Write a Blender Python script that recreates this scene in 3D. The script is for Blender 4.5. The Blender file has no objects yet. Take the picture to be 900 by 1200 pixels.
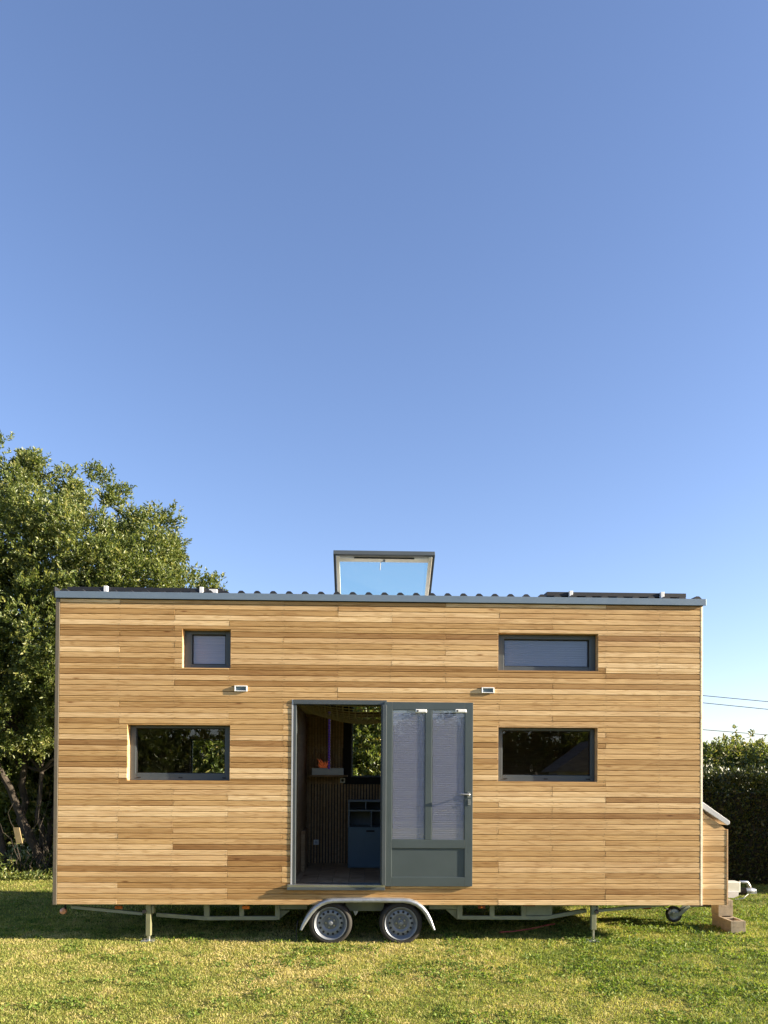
import bpy, math, random
import numpy as np
from mathutils import Vector, Matrix
random.seed(7); rng = np.random.default_rng(11)
S = bpy.context.scene; COL = S.collection
R = math.radians

# ------------------------------------------------------------------ camera
ZB = 0.42                       # underside of the cladding above the ground
CAM = np.array([3.3748, -8.5984, 1.4337 + ZB]); F = 901.0; PPY = 899.0
yaw, pitch, roll = 0.02673, 0.01222, 0.00616
_r = np.array([math.cos(yaw), -math.sin(yaw), 0])
_f = np.array([math.sin(yaw)*math.cos(pitch), math.cos(yaw)*math.cos(pitch), math.sin(pitch)])
_u = np.cross(_r, _f)
CR = math.cos(roll)*_r + math.sin(roll)*_u
CU = math.cos(roll)*_u - math.sin(roll)*_r
CF = _f
def at(px, py, Y):              # photo measurement -> point on the vertical plane y = Y
    v = CR*(px-450)/F + CU*(PPY-py)/F + CF
    t = (Y-CAM[1])/v[1]
    return CAM + v*t
def ax(px, py, Y): return at(px, py, Y)[0]
def az(px, py, Y): return at(px, py, Y)[2]
def ground(px, py):
    v = CR*(px-450)/F + CU*(PPY-py)/F + CF
    return CAM + v*(-CAM[2]/v[2])

cd = bpy.data.cameras.new('camera'); cam = bpy.data.objects.new('camera', cd); COL.objects.link(cam)
cam.matrix_world = Matrix(((CR[0], CU[0], -CF[0], CAM[0]), (CR[1], CU[1], -CF[1], CAM[1]), (CR[2], CU[2], -CF[2], CAM[2]), (0, 0, 0, 1)))
cd.sensor_fit = 'HORIZONTAL'; cd.sensor_width = 36; cd.lens = 36*F/900
cd.shift_y = (PPY-600)/900; cd.clip_start = 0.05; cd.clip_end = 3000
S.camera = cam

# ------------------------------------------------------------------ light
BETA, ELEV = R(8.0), R(18.0)
sdir = Vector((math.cos(BETA)*math.cos(ELEV), -math.sin(BETA)*math.cos(ELEV), math.sin(ELEV)))
sl = bpy.data.lights.new('sun', 'SUN'); sl.energy = 5.0; sl.angle = R(0.5); sl.color = (1.0, 0.86, 0.66)
so = bpy.data.objects.new('sun', sl); COL.objects.link(so)
so.rotation_euler = (-sdir).to_track_quat('-Z', 'Y').to_euler(); so.location = (30, -8, 20)
W = bpy.data.worlds.new('World'); S.world = W; W.use_nodes = True
nt = W.node_tree; bg = nt.nodes['Background']
sky = nt.nodes.new('ShaderNodeTexSky'); sky.sky_type = 'NISHITA'; sky.sun_disc = False
sky.sun_elevation = ELEV; sky.sun_rotation = R(98); sky.altitude = 0
sky.air_density = 1.0; sky.dust_density = 0.5; sky.ozone_density = 3.3
tint = nt.nodes.new('ShaderNodeMix'); tint.data_type = 'RGBA'; tint.blend_type = 'MULTIPLY'; tint.inputs[0].default_value = 1
tint.inputs[7].default_value = (1.09, 0.95, 1.0, 1)      # the camera's white balance on a clear sky
nt.links.new(sky.outputs[0], tint.inputs[6]); nt.links.new(tint.outputs[2], bg.inputs[0]); bg.inputs[1].default_value = 0.074
S.view_settings.view_transform = 'Standard'; S.view_settings.look = 'None'
S.view_settings.exposure = 1.9; S.view_settings.gamma = 1; S.view_settings.use_curve_mapping = False
S.cycles.max_bounces = 8; S.cycles.transparent_max_bounces = 16
S.cycles.use_denoising = True

# ------------------------------------------------------------------ materials
def newmat(name):
    m = bpy.data.materials.new(name); m.use_nodes = True
    t = m.node_tree
    return m, t, t.nodes['Principled BSDF']
def N(t, typ, **kw):
    n = t.nodes.new(typ)
    for k, v in kw.items():
        if k.startswith('i_'):
            key = k[2:]; key = int(key) if key.isdigit() else key.replace('_', ' ')
            n.inputs[key].default_value = v
        else: setattr(n, k, v)
    return n
def ramp(t, stops, fac=None):
    n = t.nodes.new('ShaderNodeValToRGB'); e = n.color_ramp.elements
    while len(e) < len(stops): e.new(0.5)
    for i, (p, c) in enumerate(stops):
        e[i].position = p; e[i].color = (*c, 1)
    if fac is not None: t.links.new(fac, n.inputs[0])
    return n
def simple(name, col, rough=0.5, metal=0.0, var=0.12, scale=6.0, bump=0.0, spec=0.5):
    m, t, b = newmat(name)
    tc = N(t, 'ShaderNodeTexCoord'); no = N(t, 'ShaderNodeTexNoise', i_Scale=scale, i_Detail=6.0, i_Roughness=0.65)
    t.links.new(tc.outputs['Object'], no.inputs['Vector'])
    lo = tuple(max(0, c*(1-var)) for c in col); hi = tuple(min(1, c*(1+var)) for c in col)
    rp = ramp(t, [(0.3, lo), (0.7, hi)], no.outputs[0])
    t.links.new(rp.outputs[0], b.inputs['Base Color'])
    mr = N(t, 'ShaderNodeMapRange', i_3=max(0.02, rough-0.1), i_4=min(1, rough+0.1))
    t.links.new(no.outputs[0], mr.inputs[0]); t.links.new(mr.outputs[0], b.inputs['Roughness'])
    b.inputs['Metallic'].default_value = metal
    b.inputs['Specular IOR Level'].default_value = spec
    if bump:
        n2 = N(t, 'ShaderNodeTexNoise', i_Scale=scale*12, i_Detail=4.0)
        t.links.new(tc.outputs['Object'], n2.inputs['Vector'])
        bp = N(t, 'ShaderNodeBump', i_Strength=bump, i_Distance=0.004)
        t.links.new(n2.outputs[0], bp.inputs['Height']); t.links.new(bp.outputs[0], b.inputs['Normal'])
    return m

def wood(name, stops, rough=0.62, grain=1.0, nails=True):
    m, t, b = newmat(name); L = t.links.new
    at_ = N(t, 'ShaderNodeAttribute', attribute_name='rnd'); sep = N(t, 'ShaderNodeSeparateColor'); L(at_.outputs['Color'], sep.inputs[0])
    tc = N(t, 'ShaderNodeTexCoord')
    off = N(t, 'ShaderNodeVectorMath', operation='SCALE'); L(at_.outputs['Color'], off.inputs[0]); off.inputs['Scale'].default_value = 37.0
    add = N(t, 'ShaderNodeVectorMath', operation='ADD'); L(tc.outputs['Object'], add.inputs[0]); L(off.outputs[0], add.inputs[1])
    base = ramp(t, stops, sep.outputs[0])
    # fine fibres
    mp = N(t, 'ShaderNodeMapping'); mp.inputs['Scale'].default_value = (2.2, 20, 170); L(add.outputs[0], mp.inputs[0])
    n1 = N(t, 'ShaderNodeTexNoise', i_Scale=1.0, i_Detail=6.0, i_Roughness=0.6); L(mp.outputs[0], n1.inputs['Vector'])
    r1 = ramp(t, [(0.25, (0.80, 0.78, 0.75)), (0.75, (1.16, 1.16, 1.16))], n1.outputs[0])
    # cathedral growth figure
    mp2 = N(t, 'ShaderNodeMapping'); mp2.inputs['Scale'].default_value = (0.9, 1, 16); L(add.outputs[0], mp2.inputs[0])
    wv = N(t, 'ShaderNodeTexNoise', i_Scale=1.3, i_Detail=2.0); L(mp2.outputs[0], wv.inputs['Vector'])
    mul = N(t, 'ShaderNodeMath', operation='MULTIPLY', i_1=55.0); L(wv.outputs[0], mul.inputs[0])
    sn = N(t, 'ShaderNodeMath', operation='SINE'); L(mul.outputs[0], sn.inputs[0])
    r2 = ramp(t, [(0.0, (0.78, 0.71, 0.62)), (0.5, (1.02, 1.02, 1.02)), (1.0, (1.05, 1.05, 1.05))])
    mr = N(t, 'ShaderNodeMapRange', i_1=-1.0, i_2=1.0); L(sn.outputs[0], mr.inputs[0]); L(mr.outputs[0], r2.inputs[0])
    # slow tone drift along a board, reddish streaks
    mp3 = N(t, 'ShaderNodeMapping'); mp3.inputs['Scale'].default_value = (1.1, 1, 9); L(add.outputs[0], mp3.inputs[0])
    n3 = N(t, 'ShaderNodeTexNoise', i_Scale=1.0, i_Detail=3.0); L(mp3.outputs[0], n3.inputs['Vector'])
    r3 = ramp(t, [(0.3, (0.86, 0.80, 0.74)), (0.5, (1, 1, 1)), (0.72, (1.12, 1.12, 1.1))], n3.outputs[0])
    # knots
    mp4 = N(t, 'ShaderNodeMapping'); mp4.inputs['Scale'].default_value = (1.6, 1, 7); L(add.outputs[0], mp4.inputs[0])
    vo = N(t, 'ShaderNodeTexVoronoi', i_Scale=1.0); L(mp4.outputs[0], vo.inputs['Vector'])
    r4 = ramp(t, [(0.03, (0.38, 0.26, 0.18)), (0.075, (0.9, 0.86, 0.82)), (0.11, (1, 1, 1))], vo.outputs['Distance'])
    cur = base.outputs[0]
    for nd, fac in ((r1, grain*.85), (r2, grain*.8), (r3, 1.0), (r4, 0.9)):
        mx = N(t, 'ShaderNodeMix', data_type='RGBA', blend_type='MULTIPLY'); mx.inputs[0].default_value = fac
        L(cur, mx.inputs[6]); L(nd.outputs[0], mx.inputs[7]); cur = mx.outputs[2]
    L(cur, b.inputs['Base Color'])
    b.inputs['Roughness'].default_value = rough; b.inputs['Specular IOR Level'].default_value = 0.3
    bp = N(t, 'ShaderNodeBump', i_Strength=0.25, i_Distance=0.002); L(n1.outputs[0], bp.inputs['Height']); L(bp.outputs[0], b.inputs['Normal'])
    return m

CEDAR = [(0.0, (0.25, 0.13, 0.047)), (0.2, (0.36, 0.21, 0.078)), (0.5, (0.50, 0.322, 0.140)), (0.8, (0.595, 0.405, 0.205)), (1.0, (0.70, 0.51, 0.28))]
M = {}
M['cedar'] = wood('cedar boards', CEDAR)
M['cedar_pale'] = wood('pale cedar', [(0, (0.52, 0.34, 0.18)), (1, (0.62, 0.43, 0.25))])
M['cedar_white'] = wood('pale sunlit cedar', [(0, (0.66, 0.52, 0.34)), (1, (0.72, 0.58, 0.40))])  # pale trim wood, colour lightened further for sun on the right corner
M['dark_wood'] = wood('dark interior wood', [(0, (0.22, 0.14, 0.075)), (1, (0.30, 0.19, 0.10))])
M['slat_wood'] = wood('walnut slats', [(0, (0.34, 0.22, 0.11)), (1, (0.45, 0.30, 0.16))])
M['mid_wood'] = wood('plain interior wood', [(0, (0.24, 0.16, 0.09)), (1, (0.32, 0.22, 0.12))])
M['floor_wood'] = wood('floor laminate', [(0, (0.36, 0.25, 0.15)), (1, (0.46, 0.33, 0.20))])
M['anthracite'] = simple('anthracite aluminium', (0.060, 0.072, 0.078), 0.38, 0.0, 0.08, 4, 0.02)
M['door_grey'] = simple('slate grey door paint', (0.056, 0.074, 0.077), 0.42, 0.0, 0.07, 3, 0.03)
M['black'] = simple('black felt', (0.012, 0.011, 0.011), 0.9)
M['rubber'] = simple('tyre rubber', (0.022, 0.020, 0.017), 0.8, 0, 0.3, 9, 0.15)
M['galv'] = simple('galvanised steel', (0.36, 0.385, 0.41), 0.45, 0.7, 0.16, 16, 0.03)
M['chassis'] = simple('dull zinc chassis paint', (0.21, 0.23, 0.17), 0.55, 0.15, 0.15, 10, 0.05)
M['hub'] = simple('shaded hub grey', (0.13, 0.14, 0.15), 0.5, 0.3)
M['rim'] = simple('silver wheel paint', (0.22, 0.24, 0.27), 0.45, 0.45, 0.10, 12)
M['fascia'] = simple('blue grey coated sheet', (0.165, 0.215, 0.265), 0.4, 0.2, 0.06, 3)
M['roof'] = simple('black roof sheet', (0.014, 0.015, 0.018), 0.6, 0.0, 0.12, 5)
M['white'] = simple('white plastic', (0.75, 0.75, 0.73), 0.4, 0, 0.04, 5)
M['grey_trim'] = simple('grey beige trim', (0.12, 0.10, 0.07), 0.6, 0, 0.12, 8)
M['lid'] = simple('pale grey lid sheet', (0.48, 0.48, 0.48), 0.45, 0.1, 0.06, 5)
M['lid_dark'] = simple('grey handle', (0.16, 0.16, 0.16), 0.5)
M['lens'] = simple('dark lamp lens', (0.10, 0.15, 0.20), 0.15, 0, 0.1, 5)
M['blue_paint'] = simple('petrol blue cabinet paint', (0.085, 0.145, 0.185), 0.5, 0, 0.08, 4)
M['concrete'] = simple('concrete block', (0.27, 0.225, 0.155), 0.92, 0, 0.22, 14, 0.5)
M['amber'] = simple('amber reflector', (0.65, 0.17, 0.03), 0.25, 0, 0.1, 20)
M['red_lens'] = simple('dark red lens', (0.16, 0.03, 0.02), 0.25, 0, 0.1, 20)
M['rear_lens'] = simple('salmon lens', (0.75, 0.36, 0.22), 0.3, 0, 0.1, 20)
M['red_hose'] = simple('faded red hose', (0.22, 0.035, 0.03), 0.7)
M['steel'] = simple('brushed steel', (0.42, 0.42, 0.40), 0.32, 0.9, 0.08, 20)
M['purple'] = simple('purple beads', (0.16, 0.07, 0.42), 0.3)
M['orange'] = simple('orange glaze', (0.62, 0.14, 0.05), 0.4, 0, 0.3, 40)
M['rope'] = simple('beige net cord', (0.36, 0.30, 0.20), 0.9)
M['cable'] = simple('power cable', (0.02, 0.02, 0.022), 0.6)
M['bark'] = simple('bark', (0.048, 0.038, 0.028), 0.9, 0, 0.55, 9, 0.8)
M['plaster'] = simple('white plaster', (0.72, 0.70, 0.66), 0.85, 0, 0.06, 4)
M['tile'] = simple('grey roof tile', (0.26, 0.22, 0.19), 0.8, 0, 0.25, 9)
M['solar'] = simple('solar panel black', (0.012, 0.014, 0.022), 0.15, 0.0, 0.1, 3)
M['timber_tag'] = simple('bare board', (0.26, 0.20, 0.10), 0.8, 0, 0.15, 15)

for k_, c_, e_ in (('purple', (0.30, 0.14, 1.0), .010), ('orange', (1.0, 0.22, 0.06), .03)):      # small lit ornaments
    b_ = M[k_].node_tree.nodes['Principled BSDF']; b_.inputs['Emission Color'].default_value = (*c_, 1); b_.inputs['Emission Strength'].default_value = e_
def glass_mat(name, tint, ior=1.5):
    m = bpy.data.materials.new(name); m.use_nodes = True; t = m.node_tree; t.nodes.clear()
    o = N(t, 'ShaderNodeOutputMaterial'); mx = N(t, 'ShaderNodeMixShader'); fr = N(t, 'ShaderNodeFresnel', i_IOR=ior)
    tr = N(t, 'ShaderNodeBsdfTransparent'); tr.inputs[0].default_value = (*tint, 1)
    gl = N(t, 'ShaderNodeBsdfGlossy'); gl.inputs['Roughness'].default_value = 0.0
    ge = N(t, 'ShaderNodeNewGeometry'); mr = N(t, 'ShaderNodeMapRange', i_3=ior, i_4=1/ior)      # leaving the pane: same reflectance as entering it
    t.links.new(ge.outputs['Backfacing'], mr.inputs[0]); t.links.new(mr.outputs[0], fr.inputs[0])
    t.links.new(fr.outputs[0], mx.inputs[0]); t.links.new(tr.outputs[0], mx.inputs[1]); t.links.new(gl.outputs[0], mx.inputs[2])
    t.links.new(mx.outputs[0], o.inputs[0]); return m
M['glass'] = glass_mat('window glass', (0.96, 0.98, 0.98), 1.75)
M['coated_glass'] = glass_mat('coated double glazing', (0.975, 0.985, 0.99), 1.6)
M['clear_glass'] = glass_mat('clear single glazing', (0.97, 0.985, 0.98), 1.3)
M['sky_glass'] = glass_mat('blue tinted glass', (0.86, 0.955, 0.935), 1.2)

def blind_mat(name, lo, hi):
    m, t, b = newmat(name); L = t.links.new
    tc = N(t, 'ShaderNodeTexCoord')
    mp = N(t, 'ShaderNodeMapping'); mp.inputs['Scale'].default_value = (1.5, 1, 60); L(tc.outputs['Object'], mp.inputs[0])
    n1 = N(t, 'ShaderNodeTexNoise', i_Scale=1.4, i_Detail=4.0); L(mp.outputs[0], n1.inputs['Vector'])
    rp = ramp(t, [(0.3, lo), (0.7, hi)], n1.outputs[0]); L(rp.outputs[0], b.inputs['Base Color'])
    b.inputs['Roughness'].default_value = 0.9
    tl = N(t, 'ShaderNodeBsdfTranslucent'); L(rp.outputs[0], tl.inputs[0])
    mx = N(t, 'ShaderNodeMixShader', i_0=0.2); out = t.nodes['Material Output']
    L(b.outputs[0], mx.inputs[1]); L(tl.outputs[0], mx.inputs[2]); L(mx.outputs[0], out.inputs[0])
    return m
M['blind'] = blind_mat('pleated blind', (0.37, 0.36, 0.44), (0.43, 0.42, 0.505))
M['blind_dim'] = blind_mat('grey lilac blind', (0.30, 0.265, 0.35), (0.36, 0.32, 0.41))
M['blind_blue'] = blind_mat('blue grey blind', (0.14, 0.16, 0.25), (0.155, 0.175, 0.27))

def leaf_mat(name, stops, trans=0.35, rough=0.42, spec=0.5):
    m, t, b = newmat(name); L = t.links.new
    a = N(t, 'ShaderNodeAttribute', attribute_name='tint')
    rp = ramp(t, stops, a.outputs['Fac']); L(rp.outputs[0], b.inputs['Base Color'])
    b.inputs['Roughness'].default_value = rough; b.inputs['Specular IOR Level'].default_value = spec
    tl = N(t, 'ShaderNodeBsdfTranslucent')
    mm = N(t, 'ShaderNodeMix', data_type='RGBA', blend_type='MULTIPLY'); mm.inputs[0].default_value = 1
    L(rp.outputs[0], mm.inputs[6]); mm.inputs[7].default_value = (1.25, 1.3, 0.6, 1); L(mm.outputs[2], tl.inputs[0])
    mx = N(t, 'ShaderNodeMixShader', i_0=trans); L(b.outputs[0], mx.inputs[1]); L(tl.outputs[0], mx.inputs[2])
    L(mx.outputs[0], t.nodes['Material Output'].inputs[0]); return m
M['leaf'] = leaf_mat('waxy leaves', [(0, (0.045, 0.075, 0.018)), (0.45, (0.095, 0.13, 0.032)), (0.8, (0.17, 0.195, 0.05)), (1, (0.27, 0.26, 0.075))])
M['leaf2'] = leaf_mat('hedge leaves', [(0, (0.03, 0.045, 0.012)), (0.5, (0.055, 0.07, 0.018)), (1, (0.10, 0.10, 0.03))], 0.2)
M['leaf3'] = leaf_mat('bush leaves', [(0, (0.05, 0.08, 0.018)), (0.5, (0.11, 0.145, 0.034)), (0.85, (0.20, 0.21, 0.055)), (1, (0.30, 0.24, 0.08))])
M['grass'] = leaf_mat('lawn blades', [(0, (0.055, 0.11, 0.018)), (0.3, (0.17, 0.235, 0.045)), (0.62, (0.35, 0.37, 0.095)), (0.86, (0.48, 0.42, 0.16)), (1, (0.60, 0.50, 0.25))], 0.38, 0.6, 0.25)

def ground_mat():
    m, t, b = newmat('lawn soil and thatch'); L = t.links.new
    tc = N(t, 'ShaderNodeTexCoord')
    n1 = N(t, 'ShaderNodeTexNoise', i_Scale=0.9, i_Detail=8.0, i_Roughness=0.7); L(tc.outputs['Object'], n1.inputs['Vector'])
    n2 = N(t, 'ShaderNodeTexNoise', i_Scale=45.0, i_Detail=5.0, i_Roughness=0.7); L(tc.outputs['Object'], n2.inputs['Vector'])
    r1 = ramp(t, [(0.3, (0.10, 0.14, 0.03)), (0.5, (0.20, 0.20, 0.05)), (0.7, (0.30, 0.26, 0.10))], n1.outputs[0])
    r2 = ramp(t, [(0.3, (0.45, 0.5, 0.4)), (0.7, (1.2, 1.15, 1.0))], n2.outputs[0])
    mx = N(t, 'ShaderNodeMix', data_type='RGBA', blend_type='MULTIPLY'); mx.inputs[0].default_value = 1
    L(r1.outputs[0], mx.inputs[6]); L(r2.outputs[0], mx.inputs[7]); L(mx.outputs[2], b.inputs['Base Color'])
    b.inputs['Roughness'].default_value = 1; b.inputs['Specular IOR Level'].default_value = 0.1
    bp = N(t, 'ShaderNodeBump', i_Strength=0.6, i_Distance=0.03); L(n2.outputs[0], bp.inputs['Height']); L(bp.outputs[0], b.inputs['Normal'])
    return m
M['ground'] = ground_mat()

# ------------------------------------------------------------------ mesh helpers
class MB:
    def __init__(s): s.v = []; s.f = []; s.c = []
    def add(s, verts, faces, c=None):
        o = len(s.v); s.v += [tuple(map(float, p)) for p in verts]
        c = c or (random.random(), random.random(), random.random())
        for f in faces: s.f.append([o+i for i in f]); s.c.append(c)
        return s
    def box(s, x0, x1, y0, y1, z0, z1, c=None):
        v = [(x, y, z) for z in (z0, z1) for y in (y0, y1) for x in (x0, x1)]
        return s.add(v, [(0, 2, 3, 1), (4, 5, 7, 6), (0, 1, 5, 4), (2, 6, 7, 3), (0, 4, 6, 2), (1, 3, 7, 5)], c)
    def board(s, x0, x1, z0, z1, yf=0.0, yb=0.02, ch=0.003, c=None):   # plank with eased front edges
        v = [(x0, yb, z0), (x1, yb, z0), (x1, yb, z1), (x0, yb, z1),
             (x0, yf+ch, z0), (x1, yf+ch, z0), (x1, yf+ch, z1), (x0, yf+ch, z1),
             (x0+ch*.4, yf, z0+ch), (x1-ch*.4, yf, z0+ch), (x1-ch*.4, yf, z1-ch), (x0+ch*.4, yf, z1-ch)]
        f = [(8, 9, 10, 11)]
        for i in range(4):
            j = (i+1) % 4; f += [(4+i, 4+j, 8+j, 8+i), (i, j, 4+j, 4+i)]
        return s.add(v, f, c)
    def prism(s, pts, y0, y1, c=None):      # outline in xz, pushed through y
        n = len(pts); v = [(x, y0, z) for x, z in pts] + [(x, y1, z) for x, z in pts]
        f = [tuple(range(n)), tuple(range(2*n-1, n-1, -1))] + [(i, i+n, (i+1) % n + n, (i+1) % n) for i in range(n)]
        return s.add(v, f, c)
    def beam(s, a, b, w, y0, y1, c=None):   # bar in an xz plane between two points
        a = Vector((a[0], a[1])); b = Vector((b[0], b[1])); d = (b-a).normalized(); n = Vector((-d.y, d.x))*w/2
        return s.prism([tuple(a+n), tuple(a-n), tuple(b-n), tuple(b+n)], y0, y1, c)
    def tube(s, pts, r, n=8, c=None, caps=True):
        pts = [Vector(p) for p in pts]; rs = r if hasattr(r, '__len__') else [r]*len(pts)
        vs = []; ref = Vector((0.31, 0.2, 0.93))
        for i, p in enumerate(pts):
            d = (pts[min(i+1, len(pts)-1)]-pts[max(i-1, 0)]).normalized()
            if abs(d.dot(ref)) > 0.97: ref = Vector((0.9, 0.1, 0.3))
            a = d.cross(ref).normalized(); b2 = d.cross(a)
            for k in range(n):
                t = 2*math.pi*k/n; vs.append(p+(a*math.cos(t)+b2*math.sin(t))*rs[i])
        f = []
        for i in range(len(pts)-1):
            for k in range(n):
                f.append((i*n+k, i*n+(k+1) % n, (i+1)*n+(k+1) % n, (i+1)*n+k))
        if caps: f += [tuple(range(n-1, -1, -1)), tuple(range((len(pts)-1)*n, len(pts)*n))]
        return s.add(vs, f, c)
    def lathe(s, prof, n=40, axis='y', org=(0, 0, 0), c=None):   # prof: (along axis, radius)
        vs = []
        for a, r in prof:
            for k in range(n):
                t = 2*math.pi*k/n
                p = (r*math.cos(t), a, r*math.sin(t)) if axis == 'y' else (r*math.cos(t), r*math.sin(t), a)
                vs.append((p[0]+org[0], p[1]+org[1], p[2]+org[2]))
        f = [(i*n+k, i*n+(k+1) % n, (i+1)*n+(k+1) % n, (i+1)*n+k) for i in range(len(prof)-1) for k in range(n)]
        return s.add(vs, f, c)
    def build(s, name, mat, parent=None, bevel=0.0, smooth=False, seg=2):
        me = bpy.data.meshes.new(name); me.from_pydata(s.v, [], s.f); me.materials.append(mat)
        a = me.attributes.new('rnd', 'FLOAT_COLOR', 'FACE')
        a.data.foreach_set('color', np.array([(*c, 1) for c in s.c], np.float32).ravel())
        import bmesh
        bm = bmesh.new(); bm.from_mesh(me); bmesh.ops.recalc_face_normals(bm, faces=bm.faces); bm.to_mesh(me); bm.free()
        if smooth:
            me.polygons.foreach_set('use_smooth', np.ones(len(me.polygons), bool))
            try: me.set_sharp_from_angle(angle=R(38))
            except Exception: pass
        o = bpy.data.objects.new(name, me); COL.objects.link(o)
        if parent is not None: o.parent = parent
        if bevel:
            bv = o.modifiers.new('edge', 'BEVEL'); bv.width = bevel; bv.segments = seg; bv.limit_method = 'ANGLE'; bv.angle_limit = R(40)
        return o
def tag(o, label=None, cat=None, group=None, kind=None):
    for k, v in (('label', label), ('category', cat), ('group', group), ('kind', kind)):
        if v: o[k] = v
    return o
def empty(name, loc, label=None, cat=None, group=None):
    o = bpy.data.objects.new(name, None); COL.objects.link(o); o.location = loc; o.empty_display_size = 0.3
    return tag(o, label, cat, group)
def ring(mb, x0, x1, z0, z1, l, r, b, t, y0, y1):    # rectangular frame, members butted
    mb.box(x0, x0+l, y0, y1, z0, z1); mb.box(x1-r, x1, y0, y1, z0, z1)
    mb.box(x0+l, x1-r, y0, y1, z0, z0+b); mb.box(x0+l, x1-r, y0, y1, z1-t, z1)
    return mb
def copy_tree(o, parent=None):
    c = o.copy(); COL.objects.link(c); c.parent = parent
    for ch in list(o.children): copy_tree(ch, c)
    return c

def raw_mesh(name, verts, faces_flat, sizes, tint, mat):
    me = bpy.data.meshes.new(name)
    me.vertices.add(len(verts)); me.vertices.foreach_set('co', verts.astype(np.float32).ravel())
    me.loops.add(len(faces_flat)); me.loops.foreach_set('vertex_index', faces_flat.astype(np.int32))
    me.polygons.add(len(sizes))
    st = np.concatenate([[0], np.cumsum(sizes)[:-1]]).astype(np.int32)
    me.polygons.foreach_set('loop_start', st)
    me.update(calc_edges=True); me.validate()
    a = me.attributes.new('tint', 'FLOAT', 'FACE'); a.data.foreach_set('value', tint.astype(np.float32))
    me.materials.append(mat); return me
def unit(v): return v/np.maximum(np.linalg.norm(v, axis=1, keepdims=True), 1e-9)
def leaves_mesh(name, pos, axis, L, Wd, tint, mat, fold=0.25, droop=0.0):
    n = len(pos); axis = unit(axis)
    rv = rng.normal(size=(n, 3)); side = unit(np.cross(axis, rv)); nor = np.cross(side, axis)
    L = L[:, None]; Wd = Wd[:, None]
    b = pos; tip = pos+axis*L - nor*L*droop
    lft = pos+axis*L*0.52+side*Wd*0.5+nor*Wd*fold; rgt = pos+axis*L*0.52-side*Wd*0.5+nor*Wd*fold
    v = np.stack([b, lft, tip, rgt], 1).reshape(-1, 3)
    i = np.arange(n)*4
    f = np.stack([i, i+1, i+2, i, i+2, i+3], 1).ravel()
    return raw_mesh(name, v, f, np.full(2*n, 3), np.repeat(tint, 2), mat)
def vnoise(x, y, s, seed):
    g = np.random.default_rng(seed).random((256, 256)); x = x/s+100; y = y/s+100
    xi = np.floor(x).astype(int); yi = np.floor(y).astype(int); fx = x-xi; fy = y-yi
    fx = fx*fx*(3-2*fx); fy = fy*fy*(3-2*fy)
    q = lambda a, b: g[a % 256, b % 256]
    return (q(xi, yi)*(1-fx)+q(xi+1, yi)*fx)*(1-fy)+(q(xi, yi+1)*(1-fx)+q(xi+1, yi+1)*fx)*fy

# ------------------------------------------------------------------ ground
g = MB(); n = 64
g.add([(0, 0, 0)]+[(900*math.cos(2*math.pi*k/n), 900*math.sin(2*math.pi*k/n), 0) for k in range(n)], [(0, 1+k, 1+(k+1) % n) for k in range(n)])
tag(g.build('ground', M['ground']), kind='structure')

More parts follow.
